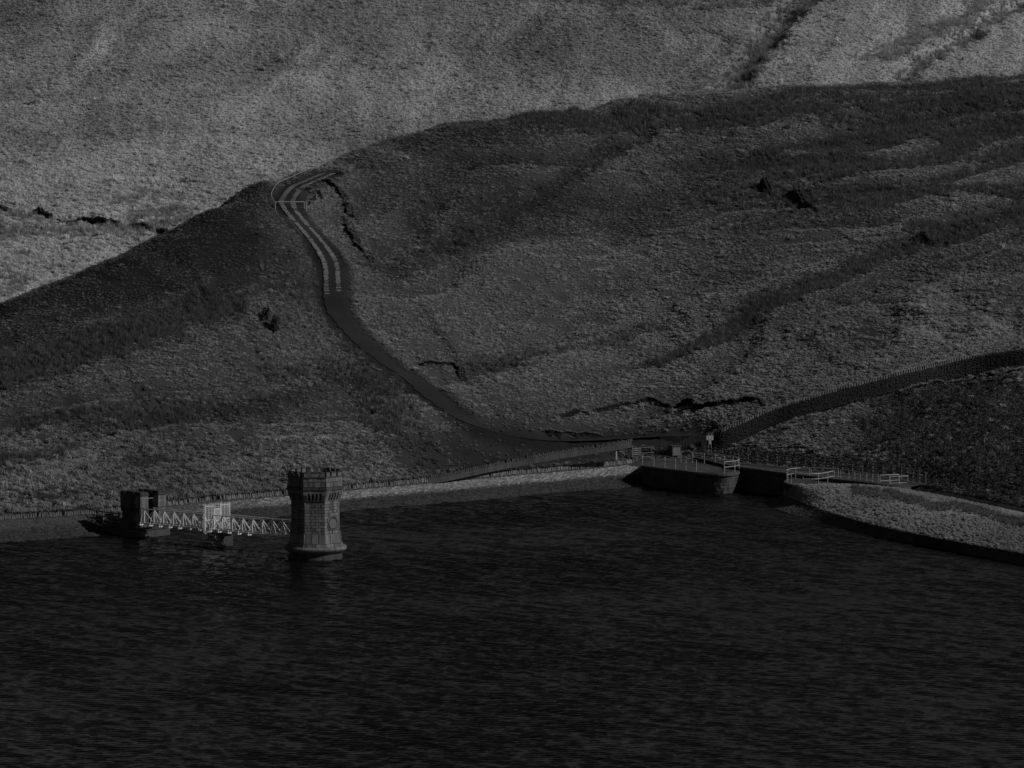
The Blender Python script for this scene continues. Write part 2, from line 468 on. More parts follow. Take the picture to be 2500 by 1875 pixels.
tone += .34 * sstep(6, 3.6, ROADD) * sstep(1.6, 2.6, ROADD) * np.where(ROADSIDE > 0, 1, 0) * sstep(1050, 950, pyH)
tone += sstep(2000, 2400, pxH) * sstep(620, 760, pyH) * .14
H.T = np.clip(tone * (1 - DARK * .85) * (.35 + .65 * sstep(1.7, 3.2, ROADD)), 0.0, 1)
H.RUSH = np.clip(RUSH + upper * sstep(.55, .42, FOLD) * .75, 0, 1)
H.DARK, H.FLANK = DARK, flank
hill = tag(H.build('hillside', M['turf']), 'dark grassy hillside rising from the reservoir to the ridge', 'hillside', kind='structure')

# ------------------------------------------------------------------ far hillside
fc = []
for px in range(-700, 3301, 160):
    for py in (900, 780, 650, 500, 350, 200, 60, -80, -220, -380):
        Y = 742 + (900 - py) * 0.262 + (px - 1250) / 1250 * 14
        g = (px - 1870) + (py - 110) * 0.80                # right of the gully the next spur comes forward
        Y -= 16 * float(sstep(-30, 160, g)) * float(sstep(-200, 60, py + 120))
        p = WY(px, py, Y)
        fc.append((p.x, p.y, p.z))
for px in range(-700, 3301, 400):
    r = WY(px, -380, 742 + 1280 * .262)
    for dY, dz in ((40, 8), (120, 14), (260, 16)):
        fc.append((r.x * (r.y + dY) / r.y, r.y + dY, r.z + dz))
fc = np.array(fc)
F = Field(-150, 165, 735, 1250, 0.9)
F.Z = tps(fc[:, :2], fc[:, 2], 1.0)(F.X, F.Y)
F.Z += (fbm(F.X / 18, F.Y / 18, 3, 13) - .5) * 1.6 + (fbm(F.X / 3, F.Y / 3, 3, 19) - .5) * .4
F0 = Field(-150, 165, 735, 1250, 2.0); F0.Z = F._s(F.Z, F0.X, F0.Y)
FF = fold(F, F0, (200, 220), (340, 40), 60, 7.0, 4, 431)
F.Z += (FF - .5) * 2.6
FD = np.zeros(F.X.shape); FR = np.zeros(F.X.shape)
def fbelt(pts, width, amt, rush=0.0, dig=0.0):
    global FD, FR
    P = F.line(pts)
    d, _, _ = poly_dist(F.X, F.Y, [tuple(p) for p in P])
    d = d + (fbm(F.X / 4, F.Y / 4, 3, 61) - .5) * width * 1.3
    m = 1 - sstep(0, width * 1.2, d)
    FD = np.maximum(FD, m * amt * .7); FR = np.maximum(FR, m * rush)
    if dig: F.Z -= m * dig
fbelt([(1770, 225), (1825, 150), (1872, 90), (1922, 30), (1980, -20)], 4.2, 1.2, .9, 2.6)
fbelt([(1900, 40), (1960, 20), (2060, -10)], 3.5, .6, .8)
fbelt([(2190, 205), (2260, 140), (2380, 70), (2500, 0)], 2.6, 1.1, .6, 1.5)
fbelt([(2140, 150), (2260, 95), (2400, 40), (2500, -30)], 4.0, .35, .8)
fbelt([(1690, 62), (1740, 80), (1790, 110), (1830, 120)], 1.2, .9, 0, .4)
fbelt([(1600, 0), (1200, -2), (1900, 2), (2600, 6)], 3.5, .6, .3)
fbelt([(0, 130), (150, 85), (300, 30), (400, 0)], 2.6, .45, 0)
fbelt([(200, 220), (290, 130), (340, 65), (370, 20)], 3.1, .5, 0)
fbelt([(110, 235), (150, 236), (200, 236)], 2.1, .75, 0)
fbelt([(0, 345), (120, 335), (260, 305), (330, 290), (520, 320), (700, 335), (760, 300)], 5.9, .5, 0)
fbelt([(780, 290), (870, 240), (930, 185), (960, 130)], 5.2, .5, 0)
fbelt([(640, 175), (690, 165), (760, 150)], 4.5, .5, 0)
fbelt([(1130, 250), (1180, 190), (1150, 150)], 5.2, .4, 0)
fbelt([(960, 40), (1040, 110), (1000, 60)], 2.4, .3)
fbelt([(0, 575), (120, 570), (250, 560), (420, 545)], 5.5, .45, .75)
fbelt([(330, 540), (390, 528), (420, 520)], 4.0, .6, .8)
fbelt([(0, 520), (80, 540), (170, 550), (280, 548)], 2.5, .6, .6)
fbelt([(210, 608), (290, 598), (350, 592)], 3.0, .6, 0)
fbelt([(40, 625), (100, 640)], 2.0, .55, .4)
fbelt([(0, 670), (60, 690), (0, 720)], 2.5, .5, .8)
fbelt([(300, 500), (360, 480), (420, 485)], 2.5, .45, .6)
pxF, pyF = to_px(F.X, F.Y, F.Z)
ft = .64 + (fbm(F.X / 22, F.Y / 34, 3, 71) - .5) * 1.15 + (fbm((F.X + F.Y * .4) / 10, (F.Y - .3 * F.X) / 40, 3, 81) - .5) * .3  # broad noise paints cloud shade into the grass tone
ft += (FF - .5) * .35 + .22 * sstep(560, 200, pxF) * sstep(330, 420, pyF) - .10 * sstep(380, 330, pyF) * sstep(250, 300, pyF)  # brighter lower left and dimmer band: sun and shade put into tone
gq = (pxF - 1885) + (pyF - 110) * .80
ft += .42 * sstep(0, 40, gq) * sstep(-40, 60, pyF) - .08 * sstep(300, 60, pyF)  # spur at top right brightened, its sun put into tone
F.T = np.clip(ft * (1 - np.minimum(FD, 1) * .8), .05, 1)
F.RUSH = FR; F.DARK = FD
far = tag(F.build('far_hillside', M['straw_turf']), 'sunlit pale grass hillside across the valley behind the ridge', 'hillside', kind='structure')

# ------------------------------------------------------------------ water
wm = bpy.data.materials.new('reservoir_water'); wm.use_nodes = True
N, L = wm.node_tree.nodes, wm.node_tree.links
B = N['Principled BSDF']
B.inputs['Base Color'].default_value = (.004, .004, .004, 1); B.inputs['Roughness'].default_value = .08; B.inputs['IOR'].default_value = 1.33
geo = N.new('ShaderNodeNewGeometry')
mp = N.new('ShaderNodeMapping'); mp.inputs['Scale'].default_value = (.5, 1, 1)
L.new(geo.outputs['Position'], mp.inputs['Vector'])
n = N.new('ShaderNodeTexNoise'); n.inputs['Scale'].default_value = 6.0; n.inputs['Detail'].default_value = 3
L.new(mp.outputs[0], n.inputs['Vector'])
b = N.new('ShaderNodeBump'); b.inputs['Strength'].default_value = .8; b.inputs['Distance'].default_value = .03
L.new(n.outputs['Fac'], b.inputs['Height']); L.new(b.outputs[0], B.inputs['Normal'])
wx, wy = np.meshgrid(np.arange(-72, 72.01, .3), np.arange(350, 578.01, .15))   # wind ripples as real geometry
hz = np.zeros(wx.shape)
wr_ = np.random.default_rng(3)
for q_ in range(46):
    lam = .42 * (1.15 / .42) ** wr_.random()
    th = math.pi / 2 + .10 + wr_.normal(0, .30)
    k_ = 2 * math.pi / lam
    slope = .062
    hz += slope / k_ * np.sin(k_ * (wx * math.cos(th) + wy * math.sin(th)) + wr_.random() * 6.283 + 1.5 * (vnoise(wx / 9, wy / 9, 200 + q_) - .5))
gust = .42 + 1.2 * fbm(wx / 30, wy / 26, 3, 300)
hz *= gust
nx_ = wx.shape[1]
edge = np.minimum(np.minimum(wx + 72, 72 - wx), np.minimum(wy - 350, 578 - wy)); hz *= sstep(0, 3, edge)
hz[edge < 1e-6] = 0
vv = np.stack([wx.ravel(), wy.ravel(), hz.ravel()], 1)
a = (np.arange(wx.shape[0] - 1)[:, None] * nx_ + np.arange(nx_ - 1)[None]).ravel()
ff = np.stack([a, a + 1, a + nx_ + 1, a + nx_], 1)
x0_, x1_, y0_, y1_ = wx.min(), wx.max(), wy.min(), wy.max()
n0 = len(vv); ex, ef_ = [], []
for X0, X1, Y0, Y1 in ((-400, 400, 60, y0_), (-400, x0_, y0_, y1_), (x1_, 400, y0_, y1_), (-400, 400, y1_, 640)):
    ef_.append([n0 + len(ex) + q for q in range(4)]); ex += [(X0, Y0, 0), (X1, Y0, 0), (X1, Y1, 0), (X0, Y1, 0)]
vv = np.concatenate([vv, ex]); ff = np.concatenate([ff, ef_])
me = bpy.data.meshes.new('water')
me.vertices.add(len(vv)); me.vertices.foreach_set('co', vv.astype(np.float32).ravel())
me.loops.add(len(ff) * 4); me.loops.foreach_set('vertex_index', ff.astype(np.int32).ravel())
me.polygons.add(len(ff)); me.polygons.foreach_set('loop_start', np.arange(0, len(ff) * 4, 4, dtype=np.int32))
me.update(calc_edges=True); me.materials.append(wm); me.shade_smooth()
water = bpy.data.objects.new('water', me); COL.objects.link(water)
tag(water, 'dark rippled reservoir water filling the foreground', 'water', kind='structure')

# ------------------------------------------------------------------ shore: pitched stone slope, wave wall with edge-set coping
def ribbon(A, B, n_across, name, mat, parent=None, lift=0.0, amp=0.0):
    mb = MB(); n = len(A)
    A, B = np.asarray(A), np.asarray(B)
    for i in range(n):
        for k in range(n_across + 1):
            t = k / n_across
            p = A[i] * (1 - t) + B[i] * t
            mb.v.append((p[0], p[1], p[2] + lift + amp * (random.random() - .5))); mb.t.append(random.random())
    q = n_across + 1
    for i in range(n - 1):
        for k in range(n_across):
            mb.f.append((i * q + k, i * q + k + 1, (i + 1) * q + k + 1, (i + 1) * q + k))
    return mb.build(name, mat, parent)
nW = 260
wl_ = resample(WALL, 0.2); sh_ = resample(SHORE, 0.2)
def at_frac(P, n):
    return np.stack([np.interp(np.linspace(0, len(P) - 1, n), np.arange(len(P)), P[:, k]) for k in range(3)], 1)
wA, sB = at_frac(wl_, nW), at_frac(sh_, nW)
wA2 = wA.copy(); wA2[:, 2] = 1.55
dirn = sB - wA; dirn[:, 2] = 0; dirn /= np.linalg.norm(dirn, axis=1)[:, None]
sB2 = sB + dirn * 6; sB2[:, 2] = -1.6
pitch = tag(ribbon(wA2, sB2, 10, 'stone_pitching', M['mortar'], amp=.02), 'sloping stone-pitched bank along the reservoir edge below the wall', 'embankment', kind='structure')
mb = MB()                                                  # thousands of small set stones: too small to pick apart
nrm = Vector((0, 0, 1))
wf, sf = at_frac(wl_, 2000), at_frac(sh_, 2000)
for row in range(22):
    t0 = (row + .5) / 20.0
    i = random.randint(0, 3)
    while i < 1995:
        wd = random.uniform(.22, .5)
        a = wf[i].copy(); a[2] = 1.55
        b = sf[i]
        p = Vector(a * (1 - t0) + b * t0)
        p.z += .05
        px, py = to_px(*p)
        if -120 < px < 1660:
            ln = (Vector(b) - Vector(a)); dl = ln.length / 20.0
            ax = (Vector(wf[min(i + 4, 1999)]) - Vector(wf[max(i - 4, 0)])); ax.z = 0; ax.normalize()
            ay = ln.normalized(); az = ax.cross(ay); az = az if az.z > 0 else -az
            ax = (ax + ay * random.uniform(-.15, .15)).normalized()
            az = (az + Vector((random.uniform(-.25, .25), random.uniform(-.25, .25), 0))).normalized()
            dry = 1 - float(sstep(.34, .54, t0 + random.uniform(-.05, .05)))
            cloud_fade = float(sstep(350, 800, px + random.uniform(-150, 150)))  # left-hand stones dimmer: cloud shade put into their tone
            tn = dry * (.2 + .5 * cloud_fade) * random.uniform(.5, 1.1) + (1 - dry) * random.uniform(.0, .12) + (.55 * dry * cloud_fade if random.random() < .24 else 0)  # brightest few stones carry painted sun glints
            hx, hy = wd * .46, dl * random.uniform(.36, .48)
            h = random.uniform(.03, .09)
            q = [p + ax * sx * hx + ay * sy * hy for sx, sy in ((-1, -1), (1, -1), (1, 1), (-1, 1))]
            if ax.cross(ay).z < 0: q = q[::-1]
            up = [p + (c - p) * random.uniform(.72, .9) + az * h for c in q]
            mb.add([c - az * .06 for c in q] + up, [(4, 5, 6, 7), (0, 1, 5, 4), (1, 2, 6, 5), (2, 3, 7, 6), (3, 0, 4, 7)], min(1, tn))
        i += max(1, int(wd / (sum(np.linalg.norm(wf[1:] - wf[:-1], axis=1)) / 1999)))
po = mb.build('pitching_stone', M['rubble'], pitch); tag(po, kind='stuff')

def edge_wall(name, label, line, height, thick, cop_h, cop_w, body_mat, cop_mat, limit=300, px_rng=(-100, 2600), group=None, gap=0.03, tilt=.2):
    P = resample(line, cop_w)
    mid = P[len(P) // 2]
    th = thing(name, label, 'wall', (mid[0], mid[1], mid[2] - height))
    mb = MB()
    seg = resample(line, 1.0)
    L_, R_ = [], []
    for i in range(len(seg)):
        d = Vector(seg[min(i + 1, len(seg) - 1)] - seg[max(i - 1, 0)]); d.z = 0; d.normalize()
        s = Vector((-d.y, d.x, 0)) * thick / 2
        L_.append(Vector(seg[i]) + s); R_.append(Vector(seg[i]) - s)
    for i in range(len(seg) - 1):
        z0 = Vector((0, 0, -height)); z1 = Vector((0, 0, -cop_h * .8))
        mb.hexa([R_[i] + z0, R_[i + 1] + z0, L_[i + 1] + z0, L_[i] + z0, R_[i] + z1, R_[i + 1] + z1, L_[i + 1] + z1, L_[i] + z1], random.random())
    mb.build('wall_body', body_mat, th)
    metas = []
    for v in range(6):
        m = MB(); w2, t2 = cop_w * random.uniform(.36, .47), thick * random.uniform(.55, .66)
        hh = cop_h * random.uniform(.85, 1.12); j = lambda: random.uniform(-.02, .02)
        m.hexa([(-w2, -t2, -cop_h * .85), (w2, -t2, -cop_h * .85), (w2, t2, -cop_h * .85), (-w2, t2, -cop_h * .85),
                (-w2 * .8 + j(), -t2 * .8 + j(), hh * .15 + j()), (w2 * .75 + j(), -t2 * .8 + j(), hh * .15 + j()), (w2 * .75 + j(), t2 * .8, hh * .12 + j()), (-w2 * .8, t2 * .8, hh * .15 + j())])
        metas.append(m)
    meshes = [m.mesh('coping_stone', cop_mat) for m in metas]
    idx = [i for i in range(len(P)) if px_rng[0] < to_px(*P[i])[0] < px_rng[1]]
    idx.sort(key=lambda i: -to_px(*P[i])[0] if False else P[i][1])
    near_ = set(idx[-limit:] if len(idx) > limit else idx)
    rest = MB()
    for i in idx:
        if random.random() < .05: continue
        d = P[min(i + 1, len(P) - 1)] - P[max(i - 1, 0)]
        rz = math.atan2(d[1], d[0]) + random.uniform(-.08, .08)
        rot = Euler((0, random.uniform(-tilt, tilt), rz))
        loc = Vector(P[i]) + Vector((0, 0, random.uniform(-.09, .05)))
        if i in near_:
            put('coping_stone', random.choice(meshes), th, loc, rot=rot)
        else:
            m = random.choice(metas); R = rot.to_matrix()
            rest.add([R @ Vector(v) + loc for v in m.v], m.f, random.random())
    if rest.v:
        tag(rest.build('coping_row', cop_mat, th), kind='stuff')
    return th
edge_wall('wave_wall', 'long low reservoir wall topped with upright edge-set stones beside the water', [tuple(p) for p in WALL[1:]], .75, .5, .42, .26, M['stone_dark'], M['coping'], limit=290, px_rng=(-80, 1640))
RW = [W(x, y, z) for x, y, z in [(1030, 1164, 2.3), (1075, 1157, 2.5), (1127, 1146, 2.8), (1253, 1119, 3.5), (1380, 1097, 4.1), (1475, 1083, 4.5), (1540, 1072, 4.8)]]
edge_wall('roadside_wall', 'shorter dark stone wall climbing behind the wave wall to the level ground', [tuple(p) for p in smooth(RW, 1)], .9, .4, .3, .26, M['stone_dark'], M['stone_dark'], limit=200, tilt=.2)

# retaining wall of the upper channel, at the right
TOPL = [(1745, 1058), (1761, 1051), (1881, 1001), (1960, 975), (2062, 945), (2206, 909), (2351, 874), (2500, 852), (2640, 836)]
BOTL = [(1745, 1100), (1772, 1095), (1881, 1040), (1960, 1016), (2062, 990), (2206, 951), (2351, 919), (2500, 896), (2640, 884)]
bot = resample(smooth([H.hit(*p) for p in BOTL], 2), 1.0)
top = []
for b in bot:
    px, py = to_px(*b)
    tp = np.interp(px, [p[0] for p in TOPL], [p[1] for p in TOPL])
    q = WY(px, tp, b[1] + 1.2); top.append((q.x, q.y, q.z))
top = np.array(top)
d_, par_, side_ = poly_dist(H.X, H.Y, top)
# ground behind the wall is level with its top, ground in front with its foot
me = hill.data
co = np.empty(len(me.vertices) * 3, np.float32); me.vertices.foreach_get('co', co); co = co.reshape(-1, 3)
tz = np.interp(par_, frac2d(top), top[:, 2]); bz = np.interp(par_, frac2d(top), bot[:, 2])
inr = (par_ > .002) & (par_ < .998)
fill = np.where(side_ > 0, 1 - sstep(.2, 5, d_), 0) * inr
Hz = H.Z * (1 - fill) + (tz - .15) * fill
cutm = np.where(side_ < 0, 1 - sstep(1.6, 4, d_), 0) * inr
H.Z = Hz * (1 - cutm) + np.minimum(Hz, bz - .05) * cutm
co[:, 2] = H.Z.ravel(); me.vertices.foreach_set('co', co.ravel()); me.update()
rt = thing('retaining_wall', 'dark rubble retaining wall sweeping up the right-hand slope', 'wall', tuple(bot[len(bot) // 2]))
A_ = top.copy(); B_ = bot.copy(); B_[:, 2] -= .5
ribbon(A_, B_, 6, 'wall_core', M['mortar'], rt)
mb = MB()
sl = np.linalg.norm(top[1:] - top[:-1], axis=1).sum()
n = int(sl / .26)
tf, bf = at_frac(top, n), at_frac(bot, n)
for r in range(12):
    for i in range(n - 1):
        t = (r + .5) / 12 ; 
        p = Vector(tf[i] * (1 - t) + bf[i] * t) + Vector((0, 0, random.uniform(-.03, .03)))
        ax = Vector(tf[i + 1] - tf[i]).normalized(); up = Vector(tf[i] - bf[i]); hh = up.length / 12; up.normalize()
        nn = ax.cross(up).normalized()
        p += ax * random.uniform(0, .2)
        w2, h2, dd = random.uniform(.09, .13), hh * random.uniform(.36, .46), random.uniform(.04, .13)
        q = [p - ax * w2 - up * h2, p + ax * w2 - up * h2, p + ax * w2 + up * h2, p - ax * w2 + up * h2]
        mb.add(q + [p + (c - p) * .85 + nn * dd for c in q], [(4, 5, 6, 7), (0, 1, 5, 4), (1, 2, 6, 5), (2, 3, 7, 6), (3, 0, 4, 7)], random.uniform(0, .16) + (.3 if random.random() < .01 else 0))
tag(mb.build('face_stone', M['chute'], rt), kind='stuff')
cm = []
for v in range(5):
    m = MB(); a, b_ = random.uniform(.08, .12), random.uniform(.16, .2)
    m.hexa([(-a, -b_, -.2), (a, -b_, -.2), (a, b_, -.2), (-a, b_, -.2), (-a * .6, -b_ * .8, random.uniform(.12, .2)), (a * .7, -b_ * .8, random.uniform(.12, .2)), (a * .7, b_ * .8, .15), (-a * .6, b_ * .8, .15)])
    cm.append(m.mesh('coping_stone', M['coping']))
for p_, q_ in zip(resample(top, .32)[:-1], resample(top, .32)[1:]):
    put('coping_stone', random.choice(cm), rt, p_, rot=Euler((0, random.uniform(-.1, .1), math.atan2(q_[1] - p_[1], q_[0] - p_[0]))))

# ------------------------------------------------------------------ the track
def strip(P, off0, off1, lift, name, mat, parent=None, jag=0.0, zfun=None):
    mb = MB(); n = len(P)
    for i in range(n):
        d = Vector(P[min(i + 1, n - 1)] - P[max(i - 1, 0)]); d.z = 0; d.normalize()
        s = Vector((d.y, -d.x, 0))
        for k in range(3):
            o = off0 + (off1 - off0) * k / 2
            if k != 1: o += random.uniform(-jag, jag)
            p = Vector(P[i]) + s * o
            mb.v.append((p.x, p.y, P[i][2] + lift)); mb.t.append(.5)
    for i in range(n - 1):
        for k in range(2):
            mb.f.append((i * 3 + k, i * 3 + k + 1, (i + 1) * 3 + k + 1, (i + 1) * 3 + k))
    return mb.build(name, mat, parent)
road = tag(strip(ROAD, -ROADW, ROADW, .03, 'track', M['asphalt'], jag=.2), 'narrow dark track winding down the hillside past the gate', 'track', kind='structure')
iend = int(np.argmin([abs(to_px(*p)[1] - 716) + (200 if to_px(*p)[0] > 840 else 0) for p in ROAD]))
for off in (-.68, .68):
    mb = MB(); seg = resample(ROAD[:iend + 1], .22); n = len(seg)
    for i in range(n):
        d = Vector(seg[min(i + 1, n - 1)] - seg[max(i - 1, 0)]); d.z = 0; d.normalize(); s = Vector((d.y, -d.x, 0))
        c = Vector(seg[i]) + s * (off + random.uniform(-.05, .05)) + Vector((0, 0, .045))
        if random.random() < .025 + .75 * float(sstep(.86, 1.0, i / n)): continue
        mb.box(c, random.uniform(.16, .215), random.uniform(.40, .66), .05, d, -s * -1, Vector((0, 0, 1)), random.uniform(.35, 1))
    tag(mb.build('wheel_track', M['setts'], road), 'pale stone setts laid as a wheel track', kind='stuff')

# ------------------------------------------------------------------ valve tower
TC = W(769, 1366, 0); TC = Vector((TC.x, TC.y + 1.4, 0))
ang_cam = math.atan2(-TC.y, -TC.x)                         # direction from the tower towards the camera
TV = ang_cam + math.radians(-24)                           # one octagon corner, a little left of facing
tower = thing('valve_tower', 'octagonal stone valve tower with battlements standing in the water', 'tower', (TC.x, TC.y, 0))
def octp(r, k, z):
    a = TV + k * math.pi / 4
    return Vector((TC.x + r * math.cos(a), TC.y + r * math.sin(a), z))
def ring(z0, z1, r0, r1, mat, name='band', inset=0.0):
    m = MB().lathe([(r0 - inset, z0), (r1 - inset, z1)], 8, TV, (TC.x, TC.y)); return m.build(name, mat, tower)
MB().lathe([(2.40, -3), (2.40, 5.6), (2.4, 7.3)], 8, TV, (TC.x, TC.y)).build('core', M['mortar'], tower)
MB().lathe([(2.62, -3), (2.62, .16), (2.56, .2), (2.56, .36), (2.5, .40), (2.5, .62)], 32, TV, (TC.x, TC.y)).build('base_drum', M['stone_dark'], tower)
def face_blocks(z0, z1, r0, r1, n, mat, depth=.28, name='block', jit=.028, gap=.018, faces=range(8), offset=0.0, mini=None, skip=None):
    for k in faces:
        a0, a1 = octp(r0, k, z0), octp(r0, k + 1, z0)
        b0, b1 = octp(r1, k, z1), octp(r1, k + 1, z1)
        inn = (Vector((TC.x, TC.y, 0)) - Vector(((a0.x + a1.x) / 2, (a0.y + a1.y) / 2, 0))).normalized()
        cuts = [0] + sorted(min(.94, max(.06, (i + 1 + offset * .5 * (1 if i % 2 == 0 else .7) - (.25 if offset else 0) + random.uniform(-.13, .13)) / n)) for i in range(n - 1)) + [1]
        for u0, u1 in zip(cuts[:-1], cuts[1:]):
            if skip and skip(k, u0, u1): continue
            j = random.uniform(-jit, jit)
            g0, g1 = gap / (a1 - a0).length, gap / (a1 - a0).length
            e0, e1 = (0 if u0 == 0 else g0), (0 if u1 == 1 else g1)
            p = [a0.lerp(a1, u0 + e0), a0.lerp(a1, u1 - e1), b0.lerp(b1, u0 + e0), b0.lerp(b1, u1 - e1)]
            q = [c + inn * j for c in p]
            zz = Vector((0, 0, gap))
            tgt = mini if mini is not None and k not in VIS else None
            m = tgt if tgt is not None else MB()
            i_ = inn * depth
            m.hexa([q[0] + zz, q[1] + zz, q[1] + zz + i_, q[0] + zz + i_, q[2] - zz, q[3] - zz, q[3] - zz + i_, q[2] - zz + i_], random.random())
            if tgt is None: m.build(name, mat, tower)
# which faces look at the camera: corner k spans angle TV+k*45 .. +45
VIS = [k for k in range(8) if math.cos(TV + (k + .5) * math.pi / 4 - ang_cam) > -.05]
back = MB()
# collar: rounded octagonal ring built of segments
for k in range(8):
    for h in range(2):
        m = MB(); prof = [(2.46, .60), (2.86, .72), (3.10, .92), (3.14, 1.06), (3.05, 1.2), (2.80, 1.27), (2.4, 1.27)]
        vs, fs = [], []
        us = [(h + .006) / 2, (h + .5) / 2, (h + .994) / 2]
        for u in us:
            for r, z in prof:
                p = octp(r, k, z).lerp(octp(r, k + 1, z), u)
                rad = Vector((p.x - TC.x, p.y - TC.y, 0)); rr_ = rad.length; tgt_ = rr_ * .45 + r * .985 * .55
                p = Vector((TC.x, TC.y, 0)) + rad * (tgt_ / rr_) + Vector((0, 0, z))
                vs.append(p)
        n = len(prof)
        for i in range(2):
            for j in range(n):
                fs.append((i * n + j, (i + 1) * n + j, (i + 1) * n + (j + 1) % n, i * n + (j + 1) % n))
        fs.append(tuple(range(n))); fs.append(tuple(range(3 * n - 1, 2 * n - 1, -1)))
        m.add(vs, fs); m.build('collar_stone', M['stone'], tower)
face_blocks(1.27, 1.57, 2.84, 2.74, 2, M['stone'], name='step_stone', depth=.6)
face_blocks(1.57, 2.52, 2.66, 2.60, 3, M['stone'], name='plinth_stone', depth=.3)
nc = 11; zc = np.linspace(2.52, 5.63, nc + 1)
def niche(k, u0, u1): return False
for c in range(nc):
    face_blocks(zc[c], zc[c + 1], 2.50 - .002 * c, 2.50 - .002 * (c + 1), 4 if c % 2 else 3, M['stone'], name='shaft_block', depth=.12, offset=(c % 2), mini=back)
tag(back.build('rear_block', M['stone'], tower), kind='stuff')
# machicolation: brackets and slots under the parapet
ring(5.62, 5.74, 2.52, 2.55, M['stone'], 'corbel_course')
for k in range(8):
    wdt = (octp(2.5, k, 0) - octp(2.5, k + 1, 0)).length
    A, Bp = octp(1, k, 0), octp(1, k + 1, 0)
    outv = ((A + Bp) / 2 - Vector((TC.x, TC.y, 0))); outv.z = 0; outv.normalize()
    for (u0, u1) in ((0, .205), (.295, .405), (.495, .595 - .09), (.595 - .0, .705 - .0), (.795, 1.0)):
        pass
    slots = (.245, .415, .585, .755)
    edges = [0.0] + [v for s in slots for v in (s - .045, s + .045)] + [1.0]
    for u0, u1 in zip(edges[0::2], edges[1::2]):
        m = MB()
        for (z0, z1, r) in ((5.74, 5.90, 2.60), (5.905, 6.06, 2.68), (6.065, 6.22, 2.75), (6.225, 6.36, 2.82)):
            a0, a1 = octp(2.38, k, z0).lerp(octp(2.38, k + 1, z0), u0), octp(2.38, k, z0).lerp(octp(2.38, k + 1, z0), u1)
            b0, b1 = octp(r, k, z0).lerp(octp(r, k + 1, z0), u0), octp(r, k, z0).lerp(octp(r, k + 1, z0), u1)
            up = Vector((0, 0, z1 - z0))
            m.hexa([b0, b1, a1, a0, b0 + up, b1 + up, a1 + up, a0 + up], random.random())
        m.build('bracket', M['stone'], tower)
    m = MB()                                               # band with the round heads of the slots
    pts = [(0, 6.36)]
    zt, zb_ = 6.72, 6.36
    cuts = []
    for s in slots:
        for a in range(7):
            th = math.pi * (1 - a / 6)
            cuts.append((s + .045 * math.cos(th), zb_ + .10 * math.sin(th)))
    lower = [(0, zb_)] + cuts + [(1, zb_)]
    R0, R1 = 2.84, 2.44
    def P3(u, z, r): return octp(r, k, z).lerp(octp(r, k + 1, z), u)
    vs, fs = [], []
    for u, z in lower:
        vs += [P3(u, z, R0), P3(u, zt, R0), P3(u, z, R1), P3(u, zt, R1)]
    for i in range(len(lower) - 1):
        a, b = i * 4, (i + 1) * 4
        fs += [(a, b, b + 1, a + 1), (a, a + 2, b + 2, b), (a + 1, b + 1, b + 3, a + 3)]
    m.add(vs, fs); m.build('arch_band', M['stone'], tower)
face_blocks(6.72, 7.03, 2.93, 2.93, 3, M['stone_dark'], name='string_stone', depth=.5)
face_blocks(7.03, 7.52, 2.80, 2.80, 4, M['stone'], name='parapet_stone', depth=.34)
face_blocks(7.52, 7.93, 2.80, 2.80, 5, M['stone'], name='parapet_stone', depth=.34)
face_blocks(7.93, 8.02, 2.86, 2.86, 2, M['stone_dark'], name='coping_slab', depth=.42, gap=.006)
MB().lathe([(2.5, 7.05), (2.5, 7.25)], 8, TV, (TC.x, TC.y)).build('roof_deck', M['concrete'], tower)
for k in range(8):                                         # merlons with coping, two whole ones and a loophole to a face
    for u0, u1 in ((.04, .26), (.37, .63), (.74, .96)):
        m = MB(); r0, r1 = 2.80, 2.50
        q = [octp(r, k, 8.02).lerp(octp(r, k + 1, 8.02), u) for r, u in ((r0, u0), (r0, u1), (r1, u1), (r1, u0))]
        hh = Vector((0, 0, .36 + random.uniform(-.02, .02)))
        m.hexa(q + [c + hh for c in q]); mo = m.build('merlon', M['stone'], tower)
        cc = sum(q, Vector()) / 4
        m = MB(); q2 = [cc + (c - cc) * 1.13 + hh for c in q]
        m.hexa(q2 + [cc + (c - cc) * 1.02 + hh + Vector((0, 0, .1)) for c in q]); m.build('merlon_cap', M['stone_dark'], mo)
# round louvred window in an arched recess on the right-hand face
best = max(VIS, key=lambda k: -abs(((TV + (k + .5) * math.pi / 4 - ang_cam + math.pi) % (2 * math.pi) - math.pi) - math.radians(43.5)))
k = best
c0 = octp(2.50, k, 3.48).lerp(octp(2.50, k + 1, 3.48), .5)
ux = (octp(1, k + 1, 0) - octp(1, k, 0)).normalized(); on = Vector((c0.x - TC.x, c0.y - TC.y, 0)).normalized(); uz = Vector((0, 0, 1))
win = MB()
def disc(m, c, r, d0, d1, n=24, sq=False):
    vs = []
    for d in (d0, d1):
        for i in range(n):
            a = 2 * math.pi * i / n
            vs.append(c + ux * r * math.cos(a) + uz * r * math.sin(a) + on * d)
    m.add(vs, [tuple(range(n)), tuple(range(2 * n - 1, n - 1, -1))] + [(i, (i + 1) % n, n + (i + 1) % n, n + i) for i in range(n)])
    return m
m = MB()                                                   # arched slab behind the disc
arch = [(-.60, -.62), (.60, -.62)] + [(.60 * math.cos(a), .12 + .60 * math.sin(a)) for a in [math.pi * i / 12 for i in range(13)]]
n = len(arch)
vs = [c0 + ux * x + uz * z + on * .03 for x, z in arch] + [c0 + ux * x + uz * z + on * -.1 for x, z in arch]
m.add(vs, [tuple(range(n)), tuple(range(2 * n - 1, n - 1, -1))] + [(i, n + i, n + (i + 1) % n, (i + 1) % n) for i in range(n)])
wo = m.build('window', M['stone_dark'], tower)
m = MB()                                                   # hood over the arch
